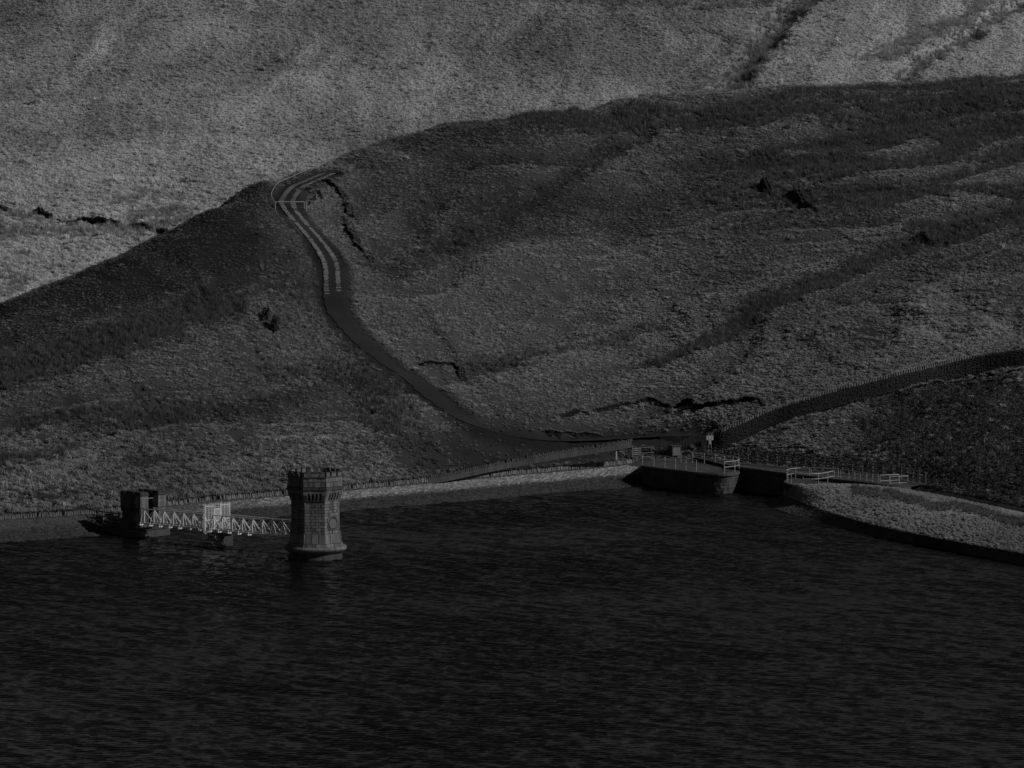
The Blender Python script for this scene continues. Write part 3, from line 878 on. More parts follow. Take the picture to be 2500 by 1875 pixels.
for i in range(12):
    a0, a1 = math.pi * i / 12, math.pi * (i + 1) / 12
    pt = lambda r, a, d: c0 + ux * r * math.cos(a) + uz * (.12 + r * math.sin(a)) + on * d
    m.hexa([pt(.60, a0, 0), pt(.70, a0, 0), pt(.70, a1, 0), pt(.60, a1, 0), pt(.60, a0, .10), pt(.70, a0, .10), pt(.70, a1, .10), pt(.60, a1, .10)])
m.build('hood', M['stone'], wo)
disc(MB(), c0, .46, .03, .05).build('shutter_disc', M['stone_dark'], wo)
for i in range(9):
    z = -.38 + i * .095; hw = math.sqrt(max(.01, .45 ** 2 - z * z))
    MB().box(c0 + uz * z + on * .07, hw * 2, .05, .055, ux, on, uz).build('louvre', M['timber_pale'], wo)
MB().tube([c0 + uz * -.62 + on * .03, c0 + uz * -1.9 + on * .15], .05).build('stain_tube', M['dark_metal'], tower)  # slim dark tube standing for the vertical stain below the window

# ------------------------------------------------------------------ footbridge
E0 = WY(690, 1310, 505.8); E0.z = 1.72
E1 = WY(352, 1284, 520.3); E1.z = 1.42
ax = (E1 - E0); ax.z = 0; LB = ax.length; ax.normalize()   # towards the shore
pr = Vector((ax.y, -ax.x, 0)); pr = pr if pr.y > 0 else -pr   # to the far truss (back, right)
BW = 1.25; TH = 1.48
bridge = thing('footbridge', 'white lattice truss footbridge linking the tower to the shore pier', 'bridge', tuple(E0.lerp(E1, .5)))
def bp(s, side=0.0, h=0.0):                                # s metres from the tower end
    return E0 + (E1 - E0) * (s / LB) + pr * side + Vector((0, 0, h))
ext = 2.2                                                  # runs on to the tower's flank
npn = 14
ss = [i * LB / npn for i in range(npn + 1)]
for sd_, nm in ((0, 'near'), (BW, 'far')):
    MB().beam(bp(-ext, sd_, .06), bp(LB, sd_, .06), .09, .12).build('bottom_chord', M['white_paint'], bridge)
    MB().tube([bp(-ext, sd_, TH), bp(LB, sd_, TH)], .05, 8).build('top_chord', M['white_paint'], bridge)
    for s in [-1.1] + ss:
        MB().tube([bp(s, sd_, .12), bp(s, sd_, TH + .05)], .058, 8).build('post', M['white_paint'], bridge)
    for i, (a, b) in enumerate(zip(([-1.1] + ss)[:-1], ([-1.1] + ss)[1:])):
        MB().tube([bp(b, sd_ - .03, TH - .06), bp(a, sd_ - .03, .14)], .042, 6).build('brace', M['white_paint'], bridge)
        MB().tube([bp(a, sd_ + .03, TH - .06), bp(b, sd_ + .03, .14)], .032, 6).build('tie_rod', M['white_paint'], bridge)
    sgn = -1 if sd_ == 0 else 1
    for s in [-1.1] + ss:
        MB().tube([bp(s, sd_, TH - .04), bp(s, sd_ + sgn * .55, -.02)], .036, 6).build('outrigger', M['white_paint'], bridge)
for s in [-1.1] + ss:
    MB().beam(bp(s, -.66, -.06), bp(s, BW + .66, -.06), .16, .12).build('cross_beam', M['white_paint'], bridge)
for i in range(int((LB + ext) / .3)):
    s = -ext + .15 + i * .3
    MB().box(bp(s, BW / 2, .035), .27, BW - .12, .05, ax, pr, Vector((0, 0, 1))).build('deck_board', M['timber'], bridge)

# security screen half way along
SG = ss[7] - .12
gate = thing('security_screen', 'white palisade security screen with locked door across the footbridge', 'gate', tuple(bp(SG, BW / 2, 0)))
GW, GH = 3.15, 2.62
g0 = -(GW - BW) / 2 - .12
def gp(u, h, dpt=0.0): return bp(SG + dpt, g0 + u, h)
npk = 17
pkm = MB(); pkm.hexa([(-.024, -.012, 0), (.024, -.012, 0), (.024, .012, 0), (-.024, .012, 0), (-.024, -.012, 1), (.024, -.012, 1), (.024, .012, 1), (-.024, .012, 1)])
pkmesh = pkm.mesh('picket', M['white_paint'])
rzp = math.atan2(pr.y, pr.x)
for i in range(npk):
    u = .05 + i * (GW - .1) / (npk - 1)
    ind = 1.22 < u < 1.98
    h0 = -.35 + .1 * (not ind)
    if ind:
        put('picket', pkmesh, gate, gp(u, 2.2), rzp, (1, 1, .42))
    else:
        put('picket', pkmesh, gate, gp(u, h0), rzp, (1, 1, GH - h0 + random.uniform(-.02, .02)))
for h in (-.1, 1.05, 2.4):
    for u0, u1 in ((0, 1.15), (2.05, GW)):
        MB().beam(gp(u0, h, -.04), gp(u1, h, -.04), .04, .06).build('screen_rail', M['white_paint'], gate)
for u in (.0, 1.17, 2.03, GW):
    MB().beam(gp(u, -.3), gp(u, GH), .07, .07, up=ax).build('screen_post', M['white_paint'], gate)
dr = MB(); dr.beam(gp(1.22, 2.08), gp(1.98, 2.08), .05, .07); dr.beam(gp(1.22, .02), gp(1.98, .02), .05, .07); dr.beam(gp(1.22, .9), gp(1.98, .9), .05, .06)
dro = dr.build('door', M['white_paint'], gate)
for i in range(7):
    u = 1.26 + i * .115
    MB().beam(gp(u, .04), gp(u, 2.06), .05, .02, up=ax).build('door_bar', M['white_paint'], dro)
MB().beam(gp(1.17, 2.16), gp(2.03, 2.16), .05, .05).build('lintel', M['dark_metal'], gate)
MB().beam(gp(1.17, 2.42), gp(2.03, 2.42), .05, .05).build('lintel', M['dark_metal'], gate)
for sg, u in ((-1, 0), (1, GW)):
    for i in range(13 if sg < 0 else 9):
        h = GH - .1 - i * .22
        MB().beam(gp(u, h - .12), gp(u + sg * .22, h + .10), .03, .03).build('spike', M['white_paint'], gate)

# pier under the screen
pc = bp(SG, BW / 2, 0); pier = thing('bridge_pier', 'stepped rubble stone pier under the footbridge screen', 'pier', (pc.x, pc.y, 0))
MB().box((pc.x + pr.x * .35, pc.y + pr.y * .35, .1), 1.5, 1.9, 2.3, ax, pr).build('pier_body', M['stone_dark'], pier)  # darker stone than the cutwater
fc_ = Vector((pc.x - .55, pc.y - 1.5, 0)); qx, qy = Vector((.94, -.34, 0)), Vector((.34, .94, 0))   # stepped cutwater on the reservoir side
for r, (z0, z1, ln, n_) in enumerate(((-.6, -.05, 2.0, 4), (-.05, .28, 1.9, 3), (.28, .6, 1.6, 3), (.6, .9, 1.15, 2), (.9, 1.22, .8, 2))):
    for i in range(n_):
        a = -ln / 2 + ln * i / n_; b = -ln / 2 + ln * (i + 1) / n_
        mid = fc_ + qx * (a + b) / 2 + qy * (.12 * r + random.uniform(-.05, .05))
        MB().box((mid.x, mid.y, (z0 + z1) / 2), (b - a) - .03, 1.5 - .14 * r, z1 - z0 - .025, qx, qy).build('pier_stone', M['stone'], pier, bevel=.03)

# ------------------------------------------------------------------ shore abutment with its two portal piers
C0 = W(344.6, 1313, 0)
ab = thing('bridge_abutment', 'dark stone landing platform carrying the bridge portal at the shore end', 'abutment', (C0.x, C0.y, 0))
def ap(a, r, z): return Vector((C0.x, C0.y, 0)) + ax * a + pr * r + Vector((0, 0, z))
def rect(a0, a1, r0, r1): return [ap(a0, r0, 0), ap(a0, r1, 0), ap(a1, r1, 0), ap(a1, r0, 0)]
def ccw(P):
    s = sum(P[i].x * P[(i + 1) % len(P)].y - P[(i + 1) % len(P)].x * P[i].y for i in range(len(P)))
    return P if s > 0 else P[::-1]
rnd = [ap(1.6 - 1.6 * math.cos(t), 3.2 + 1.4 * math.sin(t), 0) for t in [math.pi / 2 * i / 6 for i in range(7)]]
MB().prism(ccw([ap(7.7, 0, 0), ap(0, 0, 0)] + rnd + [ap(7.7, 4.6, 0)]), -3, .60).build('platform_base', M['stone_dark'], ab, bevel=.06)
MB().prism(ccw([ap(7.7, .22, 0), ap(.25, .22, 0)] + [p + (ap(5, 2.3, 0) - p) * .06 for p in rnd] + [ap(7.7, 4.4, 0)]), .604, .95).build('platform_step', M['stone_dark'], ab, bevel=.05)
for i in range(7):
    MB().beam(ap(i * 1.05 + .02, -.02, .42), ap(i * 1.05 + 1.02, -.02, .42), .06, .28).build('facing_stone', M['stone_dark'], ab)
def portal(r0, r1, nm, label):
    t = thing('portal_pier', label, 'pier', tuple(ap(1.6, (r0 + r1) / 2, .95)), 'bridge portal piers')
    a0, a1 = .55, 3.4
    z = .95
    for c in range(4):                                     # courses of the shaft
        h = (.58, .48, .44, .40)[c]
        cuts = [a0, a0 + .75 + .3 * (c % 2), a0 + 1.75 - .2 * (c % 2), a1]
        for u, v in zip(cuts[:-1], cuts[1:]):
            MB().prism(ccw(rect(u + .008, v - .008, r0, r1)), z + .008, z + h - .008).build('block', M['stone'] if u == a0 else M['stone_dark'], t)  # light end block, dark long side: sun and shade put into stone
        z += h
    MB().prism(ccw(rect(a0 + .04, a1 - .04, r0 + .04, r1 - .04)), .95, z + 1.6).build('core', M['mortar'], t)
    for i in range(7):                                     # corbel brackets on the long sides
        u = a0 + .12 + i * .43
        for rr0, rr1 in ((r0 - .14, r0 + .02), (r1 - .02, r1 + .14)):
            m = MB(); zz = z
            m.prism(ccw(rect(u, u + .24, rr0 + (.07 if rr0 < r0 else 0), rr1 - (.07 if rr1 > r1 else 0))), zz - .42, zz - .2)
            m.prism(ccw(rect(u, u + .24, rr0, rr1)), zz - .196, zz + .01)
            m.build('bracket', M['stone_dark'], t)
    for c in range(3):
        h = (.40, .42, .40)[c]
        cuts = [a0 - .1, a0 + .6 + .25 * (c % 2), a0 + 1.6, a1 + .1]
        for u, v in zip(cuts[:-1], cuts[1:]):
            MB().prism(ccw(rect(u + .008, v - .008, r0 - .13, r1 + .13)), z + .012, z + h - .008).build('block', M['stone'] if u < a0 else M['stone_dark'], t)  # same sunlit end and shaded side put into the colour
        z += h
    MB().prism(ccw(rect(a0 - .2, a1 + .2, r0 - .22, r1 + .22)), z, z + .13).build('cap', M['stone_dark'], t, bevel=.03)
    for u, v in ((a0 - .12, a0 + .55), (a0 + .95, a0 + 1.55), (a1 - .55, a1 + .12)):
        MB().prism(ccw(rect(u, v, r0 - .12, r1 + .12)), z + .13, z + .36).build('merlon', M['stone_dark'], t)
    return t
portal(.45, 1.2, 'near', 'nearer portal pier at the bridge landing, its long face towards the viewer')
portal(2.8, 3.55, 'far', 'farther portal pier at the bridge landing, half hidden behind the other')
gpn = thing('portal_gate', 'tall pale gate frame standing between the two portal piers', 'gate', tuple(ap(.9, 1.6, .95)))
for r in (1.42, 1.66, 2.58):
    MB().beam(ap(.9, r, .95), ap(.9, r, 3.75), .07, .07, up=ax).build('gate_post', M['timber_pale'], gpn)
MB().beam(ap(.9, 1.42, 3.75), ap(.9, 2.58, 3.75), .07, .07).build('gate_head', M['timber_pale'], gpn)
# landing: steps, timber rails and two white handrails
for i in range(4):
    MB().prism(ccw(rect(5.2 + i * .5, 7.6, .5, 3.6)), .954 + i * .2, 1.15 + i * .2).build('step', M['concrete'], ab)
tf_ = thing('landing_fence', 'dark timber post-and-rail fence on the bridge landing', 'fence', tuple(ap(5, .4, .95)))
for a in (3.8, 5.0, 6.2, 7.5):
    MB().beam(ap(a, .36, .95), ap(a, .36, 2.25), .12, .12, up=ax).build('post', M['timber'], tf_)
for h in (1.25, 1.65, 2.1):
    MB().beam(ap(3.4, .30, h), ap(7.7, .30, h + .02), .05, .13).build('rail', M['timber'], tf_)
for h in (1.3, 1.7, 2.1):
    MB().beam(ap(7.9, .25, h), ap(7.7, .25, h), .04, .08).build('rail', M['timber_pale'], tf_)
pb = W(232, 1275, 1.0)
for (px, lab) in ((243.5, 'pale tubular stair handrail at the far left of the landing'), (264.5, 'pale tubular stair handrail nearer the portal pier')):
    p = WY(px, 1250, ap(7.4, 1.5, 0).y); h = thing('stair_handrail', lab, 'handrail', (p.x, p.y, 1.2), 'stair handrails')
    tp = WY(px, 1222.5, p.y).z
    MB().tube([(p.x, p.y, 1.1), (p.x, p.y, tp)], .03).build('post', M['galvanised'], h)
    d = Vector((.40, -.2, 0))
    MB().tube([Vector((p.x, p.y, tp)), Vector((p.x, p.y, tp)) + d - Vector((0, 0, .7))], .03).build('rail', M['galvanised'], h)
    MB().tube([Vector((p.x, p.y, tp - .6)), Vector((p.x, p.y, tp - .6)) + d * .8 - Vector((0, 0, .45))], .03).build('rail', M['galvanised'], h)
    MB().tube([Vector((p.x, p.y, tp)) + d - Vector((0, 0, .7)), Vector((p.x, p.y, tp)) + d - Vector((0, 0, 1.2))], .03).build('post', M['galvanised'], h)
wp = W(232, 1275, .6)
MB().box((wp.x - .1, wp.y, 1.0), .5, .6, 2.2).build('end_pillar', M['concrete'], ab)

# ------------------------------------------------------------------ spillway: two rounded abutments, weir wall, walkway
ZS, ZW = 2.2, 2.6
def slab_px(pts, z): return [W(x, y, z) for x, y in pts]
def rounded(pts, n=1): return [Vector(p) for p in smooth([tuple(p) for p in pts], n)]
def wall_blocks(poly, z0, z1, thing_, mat, course=.3, blk=.62, out=.05, closed=False, name='block', limit=10**9):
    P = resample([tuple(p) for p in poly], .1)
    L = np.concatenate([[0], np.cumsum(np.linalg.norm(P[1:, :2] - P[:-1, :2], axis=1))])
    at = lambda s: Vector((np.interp(s, L, P[:, 0]), np.interp(s, L, P[:, 1]), 0))
    cx = P[:, :2].mean(0)
    n = max(1, round((z1 - z0) / course)); hs = (z1 - z0) / n
    for c in range(n):
        s = -random.uniform(0, blk * .8)
        while s < L[-1]:
            w = blk * random.uniform(.6, 1.3); a, b = max(0, s), min(L[-1], s + w); s += w
            if b - a < .12: continue
            p, q = at(a + .012), at(b - .012); m_ = at((a + b) / 2)
            d = (q - p).normalized(); nn = Vector((d.y, -d.x, 0)) * SIGN
            o = out * random.uniform(.5, 1.2)
            zz0, zz1 = z0 + c * hs + .012, z0 + (c + 1) * hs - .012
            pts = [p + nn * o, q + nn * o, q - nn * .12, p - nn * .12]
            if SIGN < 0: pts = [pts[1], pts[0], pts[3], pts[2]]
            MB().hexa([Vector((v.x, v.y, zz0)) for v in pts] + [Vector((v.x, v.y, zz1)) for v in pts]).build(name, mat, thing_)
SIGN = 1
def abutment(name, label, front, backp, z, cop=.32):
    f = rounded(front, 2); allp = ccw(f + [Vector(p) for p in backp])
    c = sum(allp, Vector()) / len(allp)
    t = thing(name, label, 'abutment', (c.x, c.y, 0), 'spillway abutments')
    MB().prism([c + (p - c) * .985 for p in allp], -2.5, z - cop).build('core', M['mortar'], t)
    MB().prism([c + (p - c) * 1.035 for p in allp], z - cop + .003, z - .06).build('coping', M['stone_dark'], t, bevel=.05)
    MB().prism([c + (p - c) * 1.01 for p in allp], z - .058, z).build('paving', M['concrete'], t)
    wall_blocks(f, -.3, z - cop - .01, t, M['stone_dark'], .31, .75)
    return t, f
frA = slab_px([(1569, 1137), (1600, 1141), (1641, 1146), (1699, 1153), (1761, 1157), (1797, 1154), (1809, 1146), (1806, 1138)], ZS)
bkA = slab_px([(1780, 1128), (1700, 1121), (1640, 1114), (1590, 1122)], ZS)
abA, fA = abutment('spillway_abutment', 'rounded stone spillway abutment at the end of the wave wall', frA, bkA, ZS)
frB = slab_px([(1950, 1166), (1916, 1171), (1915, 1178), (1932, 1184), (1975, 1187), (2021, 1186), (2090, 1184)], ZS)
bkB = slab_px([(2130, 1182), (2060, 1170)], ZS)
abB, fB = abutment('spillway_abutment', 'smaller rounded stone abutment beside the grassy bank', frB, bkB, ZS)
WL = [W(x, y, ZW) for x, y in [(1770, 1133), (1806, 1138.5), (1919, 1154), (2030, 1167), (2146, 1180), (2210, 1190)]]
wt = thing('weir_wall', 'dark stone weir wall between the two rounded abutments', 'wall', (WL[2].x, WL[2].y, 0))
wr = resample([tuple(p) for p in WL], .6)
MB_c = MB(); MB_k = MB()
for a, b in zip(wr[:-1], wr[1:]):
    a, b = Vector(a), Vector(b); d = (b - a); d.z = 0; d.normalize(); nn = Vector((d.y, -d.x, 0)); nn = nn if nn.y < 0 else -nn
    q = [a, b, b - nn * .7, a - nn * .7]
    MB_c.hexa([Vector((v.x, v.y, -2.5)) for v in q] + [Vector((v.x, v.y, ZW - .36)) for v in q])
MB_c.build('core', M['mortar'], wt)
wc = resample([tuple(p) for p in WL], 1.3)
for a, b in zip(wc[:-1], wc[1:]):
    a, b = Vector(a), Vector(b); d = (b - a).normalized(); nn = Vector((d.y, -d.x, 0)); nn = nn if nn.y < 0 else -nn
    MB().beam(a + d * .01 - nn * .25 - Vector((0, 0, .17)), b - d * .01 - nn * .25 - Vector((0, 0, .17)), 1.0, .34).build('coping_slab', M['stone_dark'], wt, bevel=.05)
wall_blocks([p for p in WL[1:3]], -.3, ZW - .37, wt, M['stone_dark'], .31, .7, .06)
# walkway behind the weir wall up to the fence
FL = [W(x, y, ZW) for x, y in [(1696, 1117), (1745, 1121), (1795, 1128), (1929, 1141), (2067, 1156), (2194, 1168), (2260, 1182)]]
mb = MB(); fr_, fl_ = resample([tuple(p) for p in WL], 1)[:, :], resample([tuple(p) for p in FL], 1)
n = 24; fa, fb = at_frac(fr_, n), at_frac(fl_, n)
for i in range(n):
    mb.v += [(fa[i][0], fa[i][1] + .3, ZW - .12), (fb[i][0], fb[i][1] + .8, ZW - .05), (fb[i][0], fb[i][1] + 4, ZW - .4)]; mb.t += [.5] * 3
for i in range(n - 1):
    mb.f += [(i * 3, i * 3 + 3, i * 3 + 4, i * 3 + 1), (i * 3 + 1, i * 3 + 4, i * 3 + 5, i * 3 + 2)]
tag(mb.build('walkway', M['concrete']), 'dark level walkway behind the weir wall', 'path', kind='structure')

# railings
def railing(label, pts, z, hgt=1.2, mid=.62, posts=None, step=1.75, closed_end=True, group='spillway railings'):
    P = [Vector(p) for p in pts]
    c = P[len(P) // 2]
    t = thing('railing', label, 'railing', (c.x, c.y, z), group)
    up = lambda h: Vector((0, 0, h))
    R = [Vector((p.x, p.y, z)) for p in P]
    MB().tube([p + up(hgt) for p in R], .042).build('top_rail', M['galvanised'], t)
    MB().tube([p + up(mid) for p in R], .036).build('mid_rail', M['galvanised'], t)
    if closed_end:
        for e in (R[0], R[-1]):
            MB().tube([e + up(mid), e + up(hgt)], .03).build('end_loop', M['galvanised'], t)
    Q = resample([tuple(p) for p in R], step)
    off = .35
    for q in Q[(0 if not closed_end else 0):]:
        MB().tube([Vector(q) - up(.05), Vector(q) + up(hgt)], .04).build('post', M['galvanised'], t)
        MB().box(Vector(q) + up(.012), .16, .16, .02).build('base_plate', M['galvanised'], t)
    return t
railing('pale tubular railing along the water side of the larger abutment', slab_px([(1568, 1135), (1597, 1138), (1641, 1143), (1668, 1146.5), (1700, 1150.5)], ZS), ZS)
railing('pale tubular railing along the landward side of the larger abutment', [Vector(p) for p in smooth([tuple(p) for p in slab_px([(1662, 1127), (1690, 1129.5), (1740, 1134), (1790, 1141), (1803, 1145), (1806, 1149), (1798, 1152), (1768, 1155)], ZS)], 2)], ZS)
railing('pale curved railing round the nose of the smaller abutment', [Vector(p) for p in smooth([tuple(p) for p in slab_px([(1976, 1170), (1950, 1168), (1921, 1172), (1920, 1178), (1940, 1182), (1975, 1184), (2010, 1182), (2036, 1176)], ZS)], 2)], ZS, 1.15, .6)
railing('pale straight railing behind the smaller abutment', slab_px([(1980, 1169), (2010, 1170.5), (2046, 1172)], ZS), ZS, 1.2, .65, step=1.4)
railing('pale railing stepping down from the abutment towards the grassy bank', slab_px([(2052, 1175), (2075, 1177), (2098, 1181), (2120, 1184), (2144, 1188)], ZS), ZS, 1.25, .7, step=1.1)
railing('pale railing at the right end of the weir behind the bank', slab_px([(2148, 1188), (2172, 1187), (2194, 1186)], ZS), ZS, 1.2, .6, step=1.3)
railing('last short looped railing at the right end of the weir', slab_px([(2173, 1190), (2196, 1189.5), (2216, 1188.5)], ZS), ZS, 1.15, .45, step=1.2)

# timber post-and-rail fence
ft = thing('timber_fence', 'long dark timber post-and-rail fence behind the weir wall', 'fence', tuple(FL[3]))
fp = resample([tuple(p) for p in FL], 1.48)
for p in fp:
    MB().box((p[0], p[1], ZW + .62), .13, .13, 1.34).build('post', M['timber'], ft)
for h in (.35, .75, 1.16):
    for a, b in zip(fp[:-1], fp[1:]):
        MB().beam((a[0], a[1] - .09, ZW + h + random.uniform(-.015, .015)), (b[0], b[1] - .09, ZW + h + random.uniform(-.015, .015)), .045, .12).build('rail', M['timber'], ft)
# small timber gate and wire fence left of the compound
tg = [W(1544, 1114, 2.4), W(1563, 1113, 2.4)]
tgt = thing('field_gate', 'small pale four-bar timber gate by the end of the wave wall', 'gate', tuple(tg[0]))
for p in tg: MB().box((p.x, p.y, 2.4 + .45), .12, .12, 1.1).build('post', M['timber_pale'], tgt)
for h in (.2, .42, .64, .86): MB().beam(tg[0] + Vector((0, 0, h)), tg[1] + Vector((0, 0, h)), .04, .09).build('rail', M['timber_pale'], tgt)
wf_ = [W(1565, 1113, 2.4), W(1590, 1111, 2.45), W(1612, 1109, 2.5)]
wft = thing('wire_fence', 'dark two-rail fence between the field gate and the palisade', 'fence', tuple(wf_[1]))
for p in wf_: MB().box((p.x, p.y, p.z + .5), .1, .1, 1.1).build('post', M['timber'], wft)
for h in (.3, .9):
    for a, b in zip(wf_[:-1], wf_[1:]): MB().beam(a + Vector((0, 0, h)), b + Vector((0, 0, h)), .04, .07).build('rail', M['timber'], wft)

# palisade compound
PL = [W(1612, 1109, 2.55), W(1660, 1107, 2.65), W(1702, 1105, 2.75), W(1735, 1100, 3.0), W(1760, 1095, 3.2)]
pt_ = thing('palisade_fence', 'dark steel palisade security fence above the spillway', 'fence', tuple(PL[2]))
pm = MB()
pm.hexa([(-.035, -.012, 0), (.035, -.012, 0), (.035, .012, 0), (-.035, .012, 0), (-.035, -.012, 1.95), (.035, -.012, 1.95), (.035, .012, 1.95), (-.035, .012, 1.95)])
pm.add([(-.035, 0, 1.95), (-.012, 0, 2.08), (0, 0, 1.98), (.012, 0, 2.08), (.035, 0, 1.95)], [(0, 1, 2, 3, 4)])
M['palisade'] = material('palisade_steel', 0.02, 0.09, 1.0, 9, 0.5, rand=.5)
pmesh = pm.mesh('picket', M['palisade'])
pp = resample([tuple(p) for p in PL], .17)
for i, p in enumerate(pp):
    q = pp[min(i + 1, len(pp) - 1)]; o_ = pp[max(i - 1, 0)]
    put('picket', pmesh, pt_, p, math.atan2(q[1] - o_[1], q[0] - o_[0]))
for h in (.35, 1.65):
    for a, b in zip(PL[:-1], PL[1:]): MB().beam(a + Vector((0, .05, h)), b + Vector((0, .05, h)), .04, .06).build('rail', M['dark_metal'], pt_)
for p in PL: MB().box((p.x, p.y + .1, p.z + .95), .1, .1, 2.0).build('post', M['dark_metal'], pt_)
pa = W(1712, 1106, 2.8); pb = W(1726, 1104, 2.9)
MB().beam(pa + Vector((0, -.05, 1.0)), pb + Vector((0, -.05, 1.0)), .03, 1.8).build('gate_panel', M['dark_metal'], pt_)
# control cabinet
cb = W(1648, 1113, 2.45)
ct = thing('control_cabinet', 'dark square control cabinet in front of the palisade fence', 'cabinet', tuple(cb))
cr = math.radians(28); cX = Vector((math.cos(cr), math.sin(cr), 0)); cY = Vector((-math.sin(cr), math.cos(cr), 0))
MB().box(cb + Vector((0, .5, .52)), 1.1, .8, 1.04, cX, cY).build('body', M['dark_metal'], ct)
MB().box(cb + Vector((0, .5, 1.09)), 1.28, .95, .09, cX, cY).build('lid', M['concrete'], ct)
MB().box(cb + Vector((0, .5, .5)) - cY * .41, .9, .03, .85, cX, cY).build('door', M['timber'], ct)
# sign on two posts
sg = W(1733, 1110, 2.8)
st = thing('warning_sign', 'pale sign boards on two posts in front of the palisade', 'sign', tuple(sg))
for dx in (-.14, .14): MB().tube([sg + Vector((dx, .05, 0)), sg + Vector((dx, .05, 2.12))], .025).build('post', M['galvanised'], st)
MB().box(sg + Vector((-.26, 0, 1.86)), .22, .02, .5).build('board', M['sign'], st)
MB().box(sg + Vector((.27, 0, 1.86)), .22, .02, .5).build('board', M['sign'], st)
MB().box(sg + Vector((0, -.02, 1.64)), .24, .02, .95).build('board', M['sign'], st)
for z in (1.2, 1.35, 1.5): MB().box(sg + Vector((0, -.033, z + .15)), .16, .006, .03).build('print_line', M['dark_metal'], st)
lp = W(1677, 1092, 2.9)
lt = thing('steel_pole', 'plain grey pole standing behind the palisade fence', 'pole', tuple(lp))
MB().tube([lp, lp + Vector((0, 0, 1.2)), lp + Vector((.02, 0, 2.1))], .07, 8, r2=.055).build('shaft', M['galvanised'], lt)
MB().box(lp + Vector((0, 0, .05)), .3, .3, .1).build('foot', M['concrete'], lt)
for (px, py, hh, lab) in ((1505, 1123, .9, 'white marker post behind the wave wall'), (1626, 1106, .75, 'slim white marker post against the palisade fence'), (1457, 1128, .32, 'low white marker stub beside the wave wall')):
    p = W(px, py, 2.2); mt = thing('marker_post', lab, 'post', tuple(p), 'white marker posts')
    MB().box(p + Vector((0, 0, hh / 2)), .13, .1, hh).build('shaft', M['white_paint'], mt)
    MB().hexa([p + Vector((x, y, hh + .004)) for x, y in ((-.07, -.055), (.07, -.055), (.07, .055), (-.07, .055))] + [p + Vector((x, y, hh + .05)) for x, y in ((-.03, -.02), (.03, -.02), (.03, .02), (-.03, .02))]).build('cap', M['white_paint'], mt)

# ------------------------------------------------------------------ grassy bank between reservoir and channel
EDGE = [(1860, 1228, 0), (1881, 1237, 0), (1971, 1268, 0), (2134, 1308, 0), (2279, 1337, 0), (2500, 1379, 0), (2760, 1428, 0)]
PTOP = [(1915, 1210, .75), (1930, 1217, .8), (1989, 1241, .9), (2098, 1274, .95), (2242, 1306, 1.0), (2500, 1352, 1.0), (2760, 1398, 1.0)]
BACK = [(1925, 1196, 1.3), (1965, 1193, 2.0), (2030, 1186, 2.3), (2130, 1186, 2.4), (2260, 1203, 2.3), (2500, 1256, 2.1), (2760, 1314, 2.0)]
def curve(T, n): return at_frac(resample(smooth([tuple(W(*p)) for p in T], 2), .2), n)
nb = 220
e, t_, b_ = curve(EDGE, nb), curve(PTOP, nb), curve(BACK, nb)
e0 = e.copy(); e0 += (e - t_) / np.linalg.norm((e - t_)[:, :2], axis=1)[:, None] * 3; e0[:, 2] = -1.5
GV, GT, GF = [], [], []
rows = []
for k in range(5): rows.append((e0 * (1 - k / 4) + t_ * (k / 4)))
rows[2:4] = [e * .6 + e0 * .4, e * .35 + t_ * .65]
pit = np.stack(rows)
mb = MB()
for r in range(5):
    for i in range(nb): mb.v.append(tuple(pit[r, i])); mb.t.append(.3)
for r in range(4):
    for i in range(nb - 1): mb.f.append((r * nb + i, r * nb + i + 1, (r + 1) * nb + i + 1, (r + 1) * nb + i))
bank_p = tag(mb.build('bank_pitching', M['mortar']), 'dark stone-pitched edge of the grassy bank at the waterline', 'embankment', kind='structure')
ms = MB()
nn_ = 700
ef, tf2 = at_frac(e, nn_), at_frac(t_, nn_)
for r in range(12):
    for i in range(0, nn_ - 2, 1):
        u = (r + .5 + random.uniform(-.15, .15)) / 11 - .04
        p = Vector(ef[i] * (1 - u) + tf2[i] * u); a_x = Vector(ef[i + 1] - ef[i]); lx = a_x.length; a_x.normalize(); a_y = Vector(tf2[i] - ef[i]); ly = a_y.length / 11; a_y.normalize()
        if random.random() > .9: continue
        az = a_x.cross(a_y); az = az if az.z > 0 else -az
        hx, hy = lx * random.uniform(.35, .5), ly * random.uniform(.36, .48)
        q = [p - a_x * hx - a_y * hy, p + a_x * hx - a_y * hy, p + a_x * hx + a_y * hy, p - a_x * hx + a_y * hy]
        if a_x.cross(a_y).z < 0: q = q[::-1]
        ms.add([c - az * .05 for c in q] + [p + (c - p) * .8 + az * random.uniform(.04, .11) for c in q], [(4, 5, 6, 7), (0, 1, 5, 4), (1, 2, 6, 5), (2, 3, 7, 6), (3, 0, 4, 7)], random.uniform(.08, .42))
tag(ms.build('pitching_stone', M['rubble'], bank_p), kind='stuff')
dn = b_ - t_; dn[:, 2] = 0; dn /= np.linalg.norm(dn, axis=1)[:, None]
R = 30; G = np.zeros((R + 8, nb, 3))
for r in range(R):
    u = r / (R - 1)
    G[r] = t_ * (1 - u) + b_ * u
    G[r, :, 2] += np.sin(u * math.pi) * .75 + (fbm(G[r, :, 0] / 1.6, G[r, :, 1] / 1.6, 3, 91) - .5) * .35 * min(1, u * 6) * min(1, (1 - u) * 8)
for r in range(8):
    G[R + r] = b_ + dn * (r + 1) * .45; G[R + r, :, 2] = b_[:, 2] - (r + 1) * .28
mb = MB()
for r in range(R + 8):
    for i in range(nb):
        mb.v.append(tuple(G[r, i]))
        mb.t.append(float(.52 + (fbm(G[r, i, 0] / 4, G[r, i, 1] / 2, 2, 15) - .5) * .4))
for r in range(R + 7):
    for i in range(nb - 1): mb.f.append((r * nb + i, r * nb + i + 1, (r + 1) * nb + i + 1, (r + 1) * nb + i))
